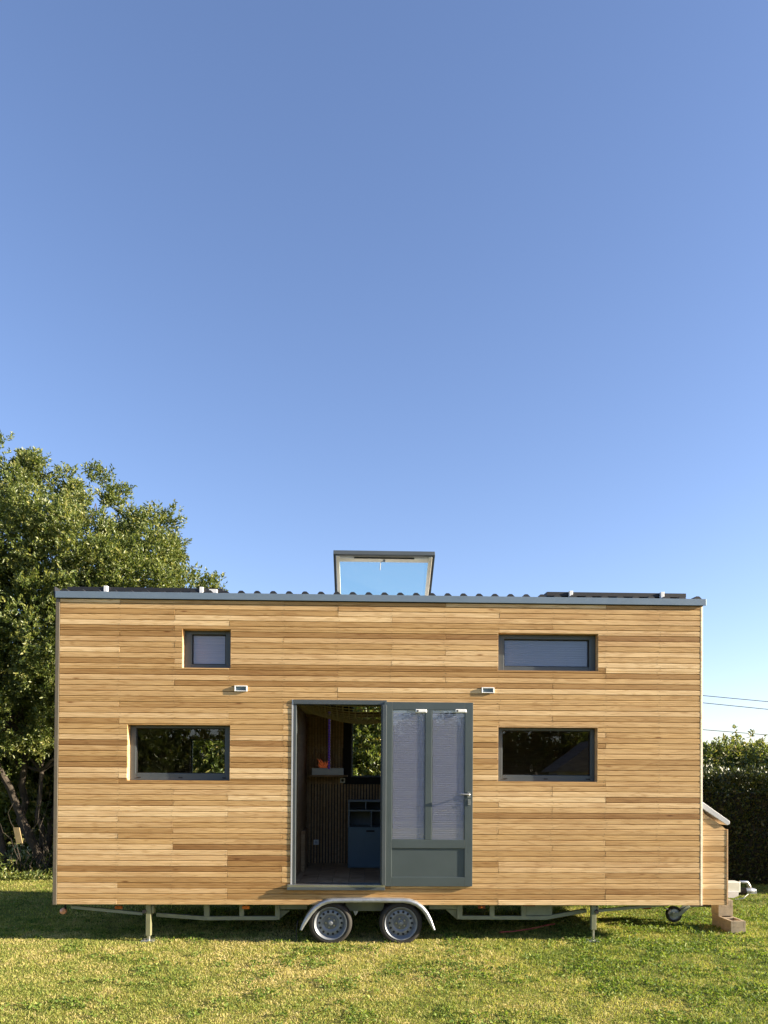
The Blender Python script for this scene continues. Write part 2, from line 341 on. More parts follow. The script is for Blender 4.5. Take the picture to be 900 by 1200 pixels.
def lawn():
    P = []
    for (x0, x1, y0, y1, dens, sc) in ((-1.3, 8.1, -3.9, -1.2, 8500, 1.0), (-3.2, 10.0, -1.2, 1.6, 6000, 1.1), (-5.5, 11.5, 1.6, 6.0, 1300, 1.45)):
        k = int((x1-x0)*(y1-y0)*dens)
        x = rng.uniform(x0, x1, k); y = rng.uniform(y0, y1, k)
        P.append(np.stack([x, y, np.full(k, sc)], 1))
    P = np.concatenate(P); x, y, sc = P.T; n = len(x)
    den = vnoise(x, y, 0.17, 1)*0.6+vnoise(x, y, 0.6, 2)*0.4
    keep = rng.random(n) < 0.45+1.0*den
    x, y, sc = x[keep], y[keep], sc[keep]; n = len(x)
    big = vnoise(x, y, 1.3, 3)*0.35+vnoise(x, y, 0.4, 4)*0.33+vnoise(x, y, 0.11, 5)*0.32
    green = np.clip((x-4.4)/3.5, -0.4, 1)*0.16 + np.clip((y-0.2)/2, 0, 1)*0.22
    t = np.clip(0.61+(big-0.5)*1.25-green+rng.normal(0, 0.2, n), 0, 1)
    L = (0.013+0.020*rng.random(n)**2)*sc*(0.65+0.8*vnoise(x, y, 0.14, 8)); w = (0.004+0.0035*rng.random(n))*sc
    a = rng.uniform(0, 2*np.pi, n); lean = rng.uniform(0.3, 1.9, n)
    d = np.stack([np.cos(a), np.sin(a), np.zeros(n)], 1); s_ = np.stack([-np.sin(a), np.cos(a), np.zeros(n)], 1)
    ph = rng.uniform(0, np.pi, n); s_ = s_*np.cos(ph)[:, None]+d*np.sin(ph)[:, None]
    p0 = np.stack([x, y, np.full(n, -0.003)], 1); up = np.array([0, 0, 1.0])
    mid = p0+up*(L*0.6)[:, None]+d*(L*0.25*lean)[:, None]
    tip = p0+up*(L*(1.0-0.35*lean*0.7))[:, None]+d*(L*0.8*lean)[:, None]
    wv = s_*(w/2)[:, None]
    v = np.stack([p0-wv, p0+wv, mid+wv*0.8, mid-wv*0.8, tip], 1).reshape(-1, 3)
    i = np.arange(n)*5
    f = np.stack([i, i+1, i+2, i+3, i+3, i+2, i+4], 1).ravel()
    me = raw_mesh('lawn_grass', v, f, np.tile([4, 3], n), np.repeat(t, 2), M['grass'])
    o = bpy.data.objects.new('lawn_grass', me); COL.objects.link(o)
    tag(o, 'short sun-dried lawn of yellow and green blades', 'grass', kind='stuff')
    # broad leaves of clover and plantain in patches
    k = 110000; x = rng.uniform(-2.5, 10, k); y = rng.uniform(-3.9, 3.0, k)
    dens = vnoise(x, y, 0.34, 21)*0.55+vnoise(x, y, 0.11, 22)*0.45
    bias = np.clip((x-3.5)/5, -0.5, 1)*0.10
    kp = dens+bias > 0.60; x, y = x[kp], y[kp]; k = len(x)
    a = rng.uniform(0, 2*np.pi, k)
    ax_ = np.stack([np.cos(a), np.sin(a), rng.uniform(0.15, 1.0, k)], 1)
    me = leaves_mesh('lawn_clover', np.stack([x, y, rng.uniform(0.004, 0.026, k)], 1), ax_, rng.uniform(0.018, 0.045, k), rng.uniform(0.012, 0.022, k),
                     np.clip(rng.normal(0.22, 0.14, k), 0, 1), M['grass'])
    o = bpy.data.objects.new('lawn_clover', me); COL.objects.link(o)
    tag(o, 'low green clover and broad weed leaves growing through the lawn', 'ground cover', kind='stuff')
lawn()

# ------------------------------------------------------------------ the house
H = empty('tiny_house', (3.6, 1.2, 0), 'cedar clad tiny house on a twin axle trailer with its grey glazed door open', 'tiny house')
HI = Matrix.Translation((-3.6, -1.2, 0))
def hb(mb, name, mat, parent=None, **kw):            # part of the house, coordinates given in the world
    o = mb.build(name, mat, None, **kw)
    p = parent or H; o.parent = p
    if p is H: o.matrix_parent_inverse = HI
    return o
WX = 7.18; HW = 3.405; ZT = ZB+HW; DEPTH = 2.45
def rect(x0, y0, x1, y1, Y=0.0):
    a = at(x0, y0, Y); b = at(x1, y1, Y)
    return [a[0], b[0], b[2], a[2]]      # x0 x1 z0 z1
op = {'w1': rect(214, 737, 270, 783), 'w2': rect(149.5, 849, 269, 915), 'w3': rect(584, 741.5, 701, 786.5), 'w4': rect(584, 852, 700, 916.5),
      'door': rect(344, 820, 451, 1038.5), 'leaf': rect(451, 823, 551, 1037)}
arch = [ax(381, 1055, 0), ax(486, 1055, 0), ZB-0.05, az(430, 1056.5, 0)]
holes = list(op.values())+[arch]

cl = MB(); rows = 56; pitch_ = HW/rows; GAP = 0.0050
studs = [0.02]+[0.66+0.605*k for k in range(11)]+[WX]
for rI in range(rows):
    z0 = ZB+rI*pitch_; z1 = z0+pitch_-GAP
    js = [0.0]
    k = random.choice([1, 2, 3, 4, 5])
    while k < 11:
        js.append(studs[k]); k += random.choice([3, 4, 5, 6, 7])
    js.append(WX)
    segs = []
    for a, b in zip(js, js[1:]):
        tone = min(1, max(0, random.gauss(0.55, 0.21)))
        if random.random() < 0.07: tone = random.uniform(0.08, 0.28)
        if random.random() < 0.10: tone = random.uniform(0.85, 1.0)
        segs.append((a, b, (tone, random.random(), random.random()), random.uniform(-0.0008, 0.0008)))
    cuts = sorted({z0, z1} | {z for h in holes for z in (h[2], h[3]) if z0+0.004 < z < z1-0.004})
    for za, zb in zip(cuts, cuts[1:]):
        zm = (za+zb)/2
        hs = sorted((h[0], h[1]) for h in holes if h[2] < zm < h[3])
        for a, b, c, dy in segs:
            spans = [(a+0.0008, b-0.0008)]
            for h0, h1 in hs:
                nxt = []
                for p, q in spans:
                    if h1 <= p or h0 >= q: nxt.append((p, q)); continue
                    if h0 > p+0.003: nxt.append((p, h0))
                    if h1 < q-0.003: nxt.append((h1, q))
                spans = nxt
            for p, q in spans: cl.board(p, q, za, zb, dy, 0.021, 0.0036, c)
hb(cl, 'wall_cladding', M['cedar'])
# nail heads, two rows of dots along the studs
nl = MB()
for rI in range(rows):
    zc = ZB+(rI+0.5)*pitch_
    for s_ in studs[1:-1]:
        if any(h[0]-0.02 < s_ < h[1]+0.02 and h[2]-0.03 < zc < h[3]+0.03 for h in holes): continue
        for dz in (-0.016, 0.016):
            nl.lathe([(-0.0018, 0.0005), (-0.0018, 0.0028), (0.001, 0.003)], 6, 'y', (s_+random.uniform(-.022, .022), 0, zc+dz+random.uniform(-.003, .003)))
hb(nl, 'nail_heads', simple('rusty nail heads', (0.19, 0.115, 0.06), 0.6))

# structural shell: front core with openings, back wall with two windows, gables, floor, ceiling
def wall_with_holes(mb, x0, x1, z0, z1, y0, y1, hs):
    xs = sorted({x0, x1} | {h[i] for h in hs for i in (0, 1)})
    for a, b in zip(xs, xs[1:]):
        xm = (a+b)/2; zz = z0
        for h in sorted((h for h in hs if h[0] < xm < h[1]), key=lambda h: h[2]):
            if h[2] > zz: mb.box(a, b, y0, y1, zz, h[2])
            zz = max(zz, h[3])
        if zz < z1: mb.box(a, b, y0, y1, zz, z1)
e = 0.010
core_h = [[h[0]-e, h[1]+e, h[2]-e, h[3]+e] for k, h in op.items() if k not in ('leaf',)]
arch2 = [arch[0]-.1, arch[1]+.1, ZB-.1, ZB+.09]
mb = MB(); wall_with_holes(mb, 0.01, WX-0.01, ZB+0.012, ZT, 0.026, 0.15, core_h+[arch2]); hb(mb, 'front_wall', M['black'])
YB = DEPTH
rw = {'a': rect(224, 866, 268.5, 911, YB-0.08), 'b': rect(412, 826, 462, 911, YB-0.08)}
mb = MB(); wall_with_holes(mb, 0.16, WX-0.16, ZB+.012, ZT+.14, YB-0.14, YB, [rw['a'], rw['b']])
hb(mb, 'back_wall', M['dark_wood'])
mb = MB(); mb.prism([(0.01, ZB+.012), (0.15, ZB+.012), (0.15, ZT), (0.01, ZT)], 0.152, YB, None); mb.box(0.152, 0.158, 0.2, YB-.15, ZB+.1, ZT)
hb(mb, 'end_wall', M['cedar'])
mb = MB(); mb.box(WX-0.15, WX-0.01, 0.152, YB, ZB+.012, ZT); hb(mb, 'end_wall', M['cedar'])
FZ = az(400, 1037, 0.12)
mb = MB()
k = 0; x = 0.17
while x < WX-.3:
    y = 0.16; c0 = random.random()
    mb.box(x, min(x+0.187, WX-.16), 0.155, YB-.145, FZ-0.06, FZ-0.0015*random.random()); x += 0.19
hb(mb, 'floor', M['floor_wood'])
mb = MB(); mb.box(0.152, WX-.152, 0.152, YB-.142, ZB+0.03, FZ-.065); hb(mb, 'subfloor', M['black'])

# corner trims
mb = MB(); mb.box(-0.045, -0.002, -0.006, 0.15, ZB-0.004, ZT+0.02)
hb(mb, 'corner_trim', M['grey_trim'], bevel=0.003)
mb = MB(); mb.box(WX+0.002, WX+0.024, -0.0015, 0.012, ZB-0.004, ZT); hb(mb, 'corner_trim', M['cedar_white'], bevel=0.006)
mb = MB(); mb.box(WX+0.004, WX+0.038, 0.014, 0.15, ZB-.004, ZT); hb(mb, 'corner_trim', M['lid'], bevel=0.003)

# roof: corrugated sheet with fascia flashing
rz = ZT+0.02; SL = math.tan(R(2.5))
ZF0 = az(450, 705.0, -0.025); ZF1 = az(450, 697.2, -0.025)       # fascia bottom and top
def roofz(y): return ZF1-0.012+(y+0.06)*SL
rb = MB(); prof = []; p_ = 0.1775; x = -0.07; cr = 0.042
while x < WX-0.09:
    for dx, dz in ((0, 0), (0.07, 0), (0.088, cr*0.75), (0.102, cr), (0.132, cr), (0.146, cr*0.75)):
        prof.append((x+dx, dz))
    x += p_
prof.append((min(x, WX+0.05), 0)); nP = len(prof); y0, y1 = -0.0125, YB+0.14
vs = [(px, y0, roofz(y0)+z) for px, z in prof]+[(px, y1, roofz(y1)+z) for px, z in prof]+[(px, y0, roofz(y0)-0.004) for px, z in prof]+[(px, y1, roofz(y1)-0.004) for px, z in prof]
fs = []
for i in range(nP-1):
    fs += [(i, i+1, nP+i+1, nP+i), (2*nP+i, 3*nP+i, 3*nP+i+1, 2*nP+i+1), (i, 2*nP+i, 2*nP+i+1, i+1)]
rb.add(vs, fs); ro = hb(rb, 'roof', M['roof'])
mb = MB(); mb.box(-0.045, WX+0.06, -0.026, -0.014, ZF0, ZF1); mb.box(-0.045, WX+0.06, -0.0135, 0.0, ZF0+0.02, ZF0+0.026)
hb(mb, 'fascia', M['fascia'], ro, bevel=0.003)
mb = MB(); mb.box(-0.03, WX+0.03, -0.010, -0.002, ZT-0.022, ZF0+0.018); hb(mb, 'shadow_gap_strip', M['black'], ro)  # black strip standing in for the shadow gap below the fascia
mb = MB(); mb.box(-0.062, -0.047, -0.022, YB+.12, ZF0+0.01, ZF1+0.05); hb(mb, 'verge_trim', M['roof'], ro, bevel=0.002)
mb = MB(); mb.box(0.0, WX, 0.0, YB, ZT+0.002, ZT+0.05); hb(mb, 'roof_deck', M['black'], ro)

# skylight, open: hinged at its far side
skx0, skx1 = ax(391, 650, 0.75), ax(509, 650, 0.75)
hz_ = roofz(1.55)+0.05; yh = 1.62; yn = 0.66
zn = az(450, 647.5, yn)
skd = empty('skylight', (0, 0, 0)); skd.parent = H; skd.matrix_parent_inverse = HI
a_ = Vector((0, yn-yh, zn-hz_)); ln = a_.length; a_.normalize(); nn = Vector((0, a_.z, -a_.y))
if nn.z < 0: nn = -nn
def sk(u, v, w): return Vector((skx0+u, yh, hz_))+a_*v+nn*w    # u across, v hinge->free edge, w outward
SW = skx1-skx0
def skbox(mb, u0, u1, v0, v1, w0, w1):
    v = [sk(u, vv, w) for w in (w0, w1) for vv in (v0, v1) for u in (u0, u1)]
    return mb.add(v, [(0, 2, 3, 1), (4, 5, 7, 6), (0, 1, 5, 4), (2, 6, 7, 3), (0, 4, 6, 2), (1, 3, 7, 5)])
mb = MB(); skbox(mb, 0, 0.028, 0, ln, -0.035, 0.03); skbox(mb, SW-.028, SW, 0, ln, -0.035, 0.03); skbox(mb, 0.028, SW-.028, ln-0.028, ln, -0.035, 0.03); skbox(mb, 0.028, SW-.028, 0, 0.04, -0.035, 0.03)
hb(mb, 'sash_cover', M['anthracite'], skd, bevel=0.003)
mb = MB(); i0 = 0.032; skbox(mb, i0, i0+0.042, 0.045, ln-.03, -0.045, 0.012); skbox(mb, SW-i0-.042, SW-i0, 0.045, ln-.03, -0.045, 0.012)
skbox(mb, i0+.042, SW-i0-.042, ln-0.115, ln-.055, -0.045, 0.012); skbox(mb, i0+.042, SW-i0-.042, 0.045, 0.09, -0.045, 0.012)
hb(mb, 'sash_frame', simple('cream lacquered sash', (0.82, 0.78, 0.68), 0.45), skd, bevel=0.004)
mb = MB(); skbox(mb, i0, SW-i0, ln-0.05, ln-.032, -0.03, 0.01); hb(mb, 'vent_bar', M['lid'], skd)
mb = MB(); skbox(mb, .25, SW-.25, ln-0.056, ln-.0515, -0.048, -0.012); hb(mb, 'vent_slot', M['black'], skd)
mb = MB(); skbox(mb, i0+.042, SW-i0-.042, 0.09, ln-.115, -0.006, 0.006); hb(mb, 'pane', M['sky_glass'], skd)
mb = MB(); c = sk(SW*0.5, ln-.09, -0.05); mb.tube([c, c+Vector((0, -.03, -.004))], 0.014, 10)
mb.tube([c+Vector((-.02, -.03, -.01)), c+Vector((-.045, -.03, -.03)), c+Vector((-.05, -.03, -.12))], 0.005, 6)
hb(mb, 'handle', M['lid_dark'], skd, smooth=True)
mb = MB(); y0 = 0.62
mb.box(skx0+.02, skx1-.02, 0.64, 0.70, roofz(.64)-.01, roofz(.64)+.04); mb.box(skx0+.02, skx1-.02, 1.63, 1.69, roofz(1.63)-.01, roofz(1.63)+.07)
mb.box(skx0+.02, skx0+.08, .70, 1.63, roofz(1.)-.03, roofz(1.)+.05); mb.box(skx1-.08, skx1-.02, .70, 1.63, roofz(1.)-.03, roofz(1.)+.05)
hb(mb, 'kerb_frame', M['anthracite'], skd)
mb = MB(); mb.box(skx0+.082, skx1-.082, .702, 1.628, roofz(1.6)+.030, roofz(1.6)+.036); hb(mb, 'bounce_sheet', M['white'], skd)  # added white sheet bouncing light onto the sash; the roof below is closed

# solar panels
def solar(px0, px1, brs, ytop, extra=None):
    x0 = ax(px0, 692, 0.1); x1 = ax(px1, 692, 0.1)
    zc = az((px0+px1)/2, ytop, 0.1)
    f = MB(); ring(f, 0, 1, 0, 1, .01, .01, .01, .01, 0, 1); f = MB()
    zA = zc-0.045
    for (a, b, c, d) in ((x0, x1, 0.1, 0.125), (x0, x1, 1.1, 1.125), (x0, x0+.025, .125, 1.1), (x1-.025, x1, .125, 1.1)):
        v = [(x, y, zA+(y-.1)*SL+dz) for dz in (0, .045) for y in (c, d) for x in (a, b)]
        f.add(v, [(0, 2, 3, 1), (4, 5, 7, 6), (0, 1, 5, 4), (2, 6, 7, 3), (0, 4, 6, 2), (1, 3, 7, 5)])
    p = hb(f, 'solar_panel', M['roof'])
    f = MB(); v = [(x, y, zA+.03+(y-.1)*SL+dz) for dz in (0, .008) for y in (.125, 1.1) for x in (x0+.025, x1-.025)]
    f.add(v, [(0, 2, 3, 1), (4, 5, 7, 6), (0, 1, 5, 4), (2, 6, 7, 3), (0, 4, 6, 2), (1, 3, 7, 5)]); hb(f, 'cell_sheet', M['solar'], p)
    for b in brs:
        xb = ax(b, 692, 0.07)
        m_ = MB(); m_.box(xb-.02, xb+.02, 0.055, 0.098, zA-.055, zA+.05); m_.box(xb-.02, xb+.02, .0985, .13, zA+.0455, zA+.052)
        hb(m_, 'clamp', M['white'], p, bevel=0.003)
    return p, zA
p, zA = solar(79, 261, (124, 236), 688.5)
m_ = MB(); xb = ax(250, 692, 0.07); m_.box(xb-.045, xb+.045, 0.05, 0.095, zA-.02, zA+.025); hb(m_, 'junction_box', M['white'], p, bevel=0.004)
solar(641, 804, (669, 776), 694.5)

# windows
WD = 0.100
def window(key, pane_px, blind=None, catches=False, blmat=None):
    x0, x1, z0, z1 = op[key]
    a = at(pane_px[0], pane_px[1], WD+.01); b = at(pane_px[2], pane_px[3], WD+.01)
    fr = MB(); ring(fr, x0+.001, x1-.001, z0+.001, z1-.001, a[0]-x0-.001, x1-b[0]-.001, b[2]-z0-.001, z1-a[2]-.001, WD, WD+0.065)
    w = hb(fr, 'window', M['anthracite'], bevel=0.004)
    # inner bead a little proud of the frame opening
    bd = MB(); ring(bd, a[0], b[0], b[2], a[2], .008, .008, .008, .008, WD+.012, WD+.03); hb(bd, 'bead', M['black'], w)
    rv = MB(); t = .009
    rv.box(x0-t, x0-.0005, 0.003, WD+.05, z0-t, z1+t); rv.box(x1+.0005, x1+t, .003, WD+.05, z0-t, z1+t)
    rv.box(x0, x1, .003, WD-.002, z0-t, z0-.0005); rv.box(x0, x1, .003, WD-.002, z1+.0005, z1+t)
    hb(rv, 'reveal', M['cedar_pale'], w)
    g_ = MB(); g_.box(a[0]+.004, b[0]-.004, WD+.031, WD+.037, b[2]+.004, a[2]-.004); hb(g_, 'pane', M['coated_glass'], w)
    if catches:
        for fx in (0.09, 0.5, 0.93):
            c = MB(); xc = x0+(x1-x0)*fx; c.box(xc-.022, xc+.022, WD-.005, WD-.0005, z0+.026, z0+.037)
            hb(c, 'drain_cap', M['black'], w, bevel=0.002)
    if blind:
        bl = MB(); xs0, xs1 = a[0]-.02, b[0]+.02; zz = b[2]-.02; k = 0; v = []; f = []
        while zz < a[2]+.02:
            v += [(xs0, WD+.043+(.0016 if k % 2 else 0), zz), (xs1, WD+.043+(.0016 if k % 2 else 0), zz)]; zz += .013; k += 1
        f = [(2*i, 2*i+1, 2*i+3, 2*i+2) for i in range(k-1)]
        v += [(x, y+.003, z) for x, y, z in v]; f += [tuple(2*k+i for i in reversed(q)) for q in f]
        bl.add(v, f); hb(bl, 'blind', blmat or M['blind'], w)
    return w
window('w1', (225.5, 743.5, 264.5, 779), True, blmat=M['blind_dim'])
window('w2', (160, 853, 263.5, 906.5), catches=True)
window('w3', (590.5, 749, 690, 782), True, blmat=M['blind_blue'])
window('w4', (588.5, 856, 691.5, 909), catches=True)
for k in ('a', 'b'):
    x0, x1, z0, z1 = rw[k]
    fr = MB(); ring(fr, x0, x1, z0, z1, .022, .022, .022, .022, YB-.10, YB-.04)
    w = hb(fr, 'rear_window', M['anthracite'], bevel=.003)
    g_ = MB(); g_.box(x0+.022, x1-.022, YB-.075, YB-.069, z0+.022, z1-.022); hb(g_, 'pane', M['clear_glass'], w)

# door frame, sill, door leaf
x0, x1, z0, z1 = op['door']
fr = MB(); fr.box(x0, x0+.034, -.004, .12, z0+.02, z1-.05); fr.box(x0, x1+.01, -.012, .12, z1-.05, z1)
fr.box(x1-.052, x1-.002, -.02, .12, z0+.02, z1-.05)
df = hb(fr, 'door_frame', M['anthracite'], bevel=.004)
m_ = MB(); m_.box(x1-.040, x1+.006, -.086, -.0205, z0+.02, z1-.055); hb(m_, 'hinge_post', M['anthracite'], df, bevel=.004)
m_ = MB(); m_.box(x0-.018, x0-.001, -.006, .02, z0+.02, z1); hb(m_, 'edge_strip', M['lid'], df)
m_ = MB(); m_.box(x0-.05, x1+.0, -.035, .15, z0-.012, z0+.019); hb(m_, 'door_sill', M['steel'], df, bevel=.003)
m_ = MB(); m_.box(x0-.055, x1-.0, -.045, -.006, z0-.042, z0-.0125); hb(m_, 'drip_sill', M['anthracite'], df, bevel=.003)

L0, L1, LZ0, LZ1 = rect(450.5, 822.5, 553.5, 1039, -.03)
YF, YK = -.032, .012
pA = [rect(460, 831.5, 498, 984, YF), rect(506.5, 831.5, 544.5, 984.5, YF)]
pn = rect(460, 994, 543.5, 1028, YF)
lf = MB()
lf.box(L0, pA[0][0], YF, YK, LZ0, LZ1); lf.box(pA[1][1], L1, YF, YK, LZ0, LZ1)
lf.box(pA[0][0], pA[1][1], YF, YK, pA[0][3], LZ1)
lf.box(pA[0][1], pA[1][0], YF, YK, pA[0][2], pA[0][3])
lf.box(pA[0][0], pA[1][1], YF, YK, pn[3], pA[0][2]); lf.box(pA[0][0], pA[1][1], YF, YK, LZ0, pn[2])
door = hb(lf, 'door', M['door_grey'], bevel=.003)
m_ = MB(); m_.box(pA[0][0], pA[1][1], YF+.012, YK-.004, pn[2], pn[3]); hb(m_, 'lower_panel', M['door_grey'], door)
for q in pA:
    m_ = MB(); m_.box(q[0], q[1], YF+.0065, YF+.0095, q[2], q[3]); hb(m_, 'pane', M['coated_glass'], door)
    m_ = MB(); ring(m_, q[0], q[1], q[2], q[3], .006, .006, .006, .006, YF+.002, YF+.006); hb(m_, 'glazing_bead', M['door_grey'], door)
    v = []; zz = q[2]+.001; k = 0
    while zz < q[3]-.035: v += [(q[0]+.002, YF+.0125+(.0018 if k % 2 else 0), zz), (q[1]-.002, YF+.0125+(.0018 if k % 2 else 0), zz)]; zz += .0125; k += 1
    m_ = MB(); m_.add(v, [(2*i, 2*i+1, 2*i+3, 2*i+2) for i in range(k-1)]); hb(m_, 'blind', M['blind'], door)
    m_ = MB(); m_.box(q[0]+.002, q[1]-.002, YF+.0105, YF+.0118, q[3]-.034, q[3]-.002); hb(m_, 'blind_rail', M['lid'], door, bevel=.003)
    m_ = MB(); m_.box(q[1]-.115, q[1]+.012, YF-.022, YF-.0005, q[3]-.034, q[3]+.004); hb(m_, 'blind_clip', M['white'], door, bevel=.010, seg=3)
    m_ = MB(); m_.lathe([(YF-.0235, .001), (YF-.0235, .011), (YF-.021, .011)], 12, 'y', (q[1]-.09, 0, q[3]-.014)); hb(m_, 'clip_knob', M['black'], door)
hx, hz = at(549.5, 931, YF)[[0, 2]]
m_ = MB(); m_.box(hx-.016, hx+.016, YF-.009, YF-.0005, hz-.035, hz+.03)
m_.tube([(hx, YF-.009, hz), (hx, YF-.045, hz), (hx-.012, YF-.052, hz), (hx-.10, YF-.05, hz+.004)], .0095, 10)
hb(m_, 'handle', M['steel'], door, smooth=True)
m_ = MB(); m_.lathe([(YF-.012, .0), (YF-.012, .014), (YF-.0005, .016)], 14, 'y', (hx+.004, 0, hz-.088)); m_.box(hx-.012, hx+.02, YF-.006, YF-.0005, hz-.12, hz-.055)
hb(m_, 'lock', M['steel'], door, smooth=True)

# wall lamps
def lamp(px, py):
    c = at(px, py, 0); w, h, d = .071, .033, .019
    o = MB(); ring(o, c[0]-w, c[0]+w, c[2]-h, c[2]+h, .014, .014, .010, .013, -d, .002); b = hb(o, 'wall_lamp', M['white'], bevel=.004)
    o = MB(); o.add([(c[0]-w+.014, -d+.004, c[2]+h-.013), (c[0]+w-.014, -d+.004, c[2]+h-.013), (c[0]+w-.014, -.004, c[2]-h+.010), (c[0]-w+.014, -.004, c[2]-h+.010),
                     (c[0]-w+.014, -.002, c[2]+h-.013), (c[0]+w-.014, -.002, c[2]+h-.013)], [(0, 1, 2, 3), (0, 4, 5, 1), (0, 3, 4), (1, 5, 2), (4, 3, 2, 5)])
    hb(o, 'lens', M['lens'], b)
lamp(282.3, 807); lamp(571.5, 809)

# storage box on the drawbar with sloping lid
bx0 = WX+.042; YS = .06
bx1 = ax(851.5, 1000, YS); zt0 = az(822, 951, YS); zt1 = az(850, 971.5, YS)
bm_ = MB(); k = 0
zrow = ZB-.004
while zrow < zt0:
    za, zb_ = zrow, zrow+pitch_-GAP
    xe = bx1 if zb_ < zt1 else bx0+(zt0-za)/(zt0-zt1)*(bx1-bx0)
    if xe-bx0 > .03:
        c = (min(1, max(0, random.gauss(.62, .15))), random.random(), random.random())
        if zb_ < zt1: bm_.board(bx0, bx1, za, zb_, YS, YS+.02, .0028, c)
        else:
            xt = max(bx0+.005, bx0+(zt0-zb_)/(zt0-zt1)*(bx1-bx0)); xb_ = min(bx1, xe)
            bm_.prism([(bx0, za), (xb_, za), (xt, zb_), (bx0, zb_)], YS, YS+.02, c)
    zrow += pitch_
bx = hb(bm_, 'storage_box', M['cedar'])
m_ = MB(); m_.prism([(bx0+.004, ZB), (bx1-.004, ZB), (bx1-.004, zt1-.01), (bx0+.004, zt0-.01)], YS+.022, 2.2); hb(m_, 'carcass', M['cedar_pale'], bx)
m_ = MB(); m_.box(bx1+.001, bx1+.016, YS-.004, YS+.03, ZB-.004, zt1-.004); hb(m_, 'edge_trim', M['cedar_pale'], bx)
A = at(822.5, 939, YS-.02); B = at(855.5, 962.5, YS-.02); th = .055
m_ = MB(); m_.prism([(A[0], A[2]), (B[0], B[2]), (B[0], B[2]-.028), (B[0]-.03, B[2]-.045), (A[0], A[2]-th-.02)], YS-.02, 2.25); hb(m_, 'lid', M['lid'], bx, bevel=.004)

# ------------------------------------------------------------------ trailer
YC = 0.26
def P2(px, py, Y=YC): q = at(px, py, Y); return (q[0], q[2])
ch = MB()
def bars(mb, Y, th):
    y0, y1 = Y, Y+.05
    for (a, b, w) in (((183, 1072), (242, 1076.5), .045), ((242, 1076.3), (325, 1076), .045), ((242, 1056), (242, 1074), .062), ((283, 1056), (283, 1074), .052), ((325, 1056), (325, 1078), .055),
                      ((531, 1056), (539, 1058), .05), ((539, 1056), (539, 1077.5), .06), ((577, 1056), (577, 1075), .055), ((540, 1075.6), (640, 1076), .045), ((614, 1056), (614, 1074), .05), ((640, 1076), (688, 1067.5), .045)):
        mb.beam(P2(*a, Y), P2(*b, Y), w, y0, y1)
        y0 += .0015; y1 += .0015
bars(ch, YC, 0)
# long deep rails either side of and between the wheels, plus the far side and cross members
for (a, b) in ((327, 360), (503, 538)):
    p_, q_ = P2(a, 1056), P2(b, 1066); ch.box(p_[0], q_[0], YC+.02, YC+.06, q_[1], p_[1]+.02)
p_, q_ = P2(405, 1056, .2), P2(450, 1068, .2); ch.box(p_[0], q_[0], .22, .30, q_[1], p_[1]+.02)
p_, q_ = P2(617, 1058), P2(648, 1073.5); ch.box(p_[0], q_[0], YC+.03, YC+.2, q_[1], p_[1]+.02)
g0 = P2(327, 1068); ch.prism([(g0[0], g0[1]), (g0[0]+.12, g0[1]), (g0[0], g0[1]-.1)], YC+.062, YC+.08)
g0 = P2(537, 1067); ch.prism([(g0[0], g0[1]), (g0[0]-.14, g0[1]), (g0[0], g0[1]-.12)], YC+.062, YC+.08)
for yy in (2.0,):
    for (x0, x1) in ((1.2, 5.0),): ch.box(x0, x1, yy, yy+.06, .30, .36); ch.box(0.3, 6.9, yy+.002, yy+.05, ZB-.06, ZB)
for x in (.5, 1.7, 2.6, 4.9, 5.6): ch.box(x, x+.06, .40, 2.0, ZB-.07, ZB-.003)
# drawbar (V) to the coupling
for s in (-1, 1):
    v0 = Vector((5.4, 1.2+s*.75)); v1 = Vector((7.72, 1.2+s*.06)); d = (v1-v0).normalized(); nr = Vector((-d.y, d.x))*.03
    q = [v0+nr, v0-nr, v1-nr, v1+nr]
    ch.add([(p.x, p.y, z) for z in (ZB-.10, ZB-.012) for p in q], [(0, 1, 2, 3), (7, 6, 5, 4)]+[(i, (i+1) % 4, (i+1) % 4+4, i+4) for i in range(4)])
hb(ch, 'chassis', M['chassis'], bevel=.004)
st = MB(); st.beam(P2(83, 1063, .10), P2(167, 1071, .10), .032, .10, .14); hb(st, 'support_strut', M['chassis'])
st = MB(); st.beam(P2(700, 1067.5, .12), P2(784, 1060, .12), .03, .12, .16); hb(st, 'support_strut', M['chassis'])
def jack(px, ytop, ymid, wpx, mat, rod):
    Y = .05; xa, xb = ax(px-wpx/2, 1080, Y), ax(px+wpx/2, 1080, Y); zm = az(px, ymid, Y)
    o = MB(); o.box(xa, xb, Y, Y+.06, zm, ZB+.01); o.box(xb+.003, xb+.03, Y+.01, Y+.09, ZB-.11, ZB-.02)
    j = hb(o, 'jack_leg', mat, bevel=.006)
    o = MB(); xc = (xa+xb)/2; o.tube([(xc, Y+.03, zm+.02), (xc, Y+.03, .012)], .014 if rod else .02, 10); hb(o, 'jack_screw', M['steel'], j, smooth=True)
    o = MB(); o.box(xc-.07, xc+.07, Y-.04, Y+.10, .002, .014); hb(o, 'foot_plate', M['galv'], j)
    o = MB(); zc_ = az(px, 1068, Y); o.lathe([(Y-.02, .001), (Y-.02, .022), (Y-.001, .022)], 12, 'y', (xa-.012 if not rod else xb+.0, 0, zc_)); hb(o, 'pivot_pin', M['black'], j)
jack(173.5, 1060, 1097, 6.0, simple('olive zinc jack', (0.21, 0.21, 0.115), .55, .15, .12, 10), False)
jack(696.0, 1060, 1090, 6.0, simple('olive zinc jack', (0.18, 0.19, 0.115), .55, .15, .12, 10), True)

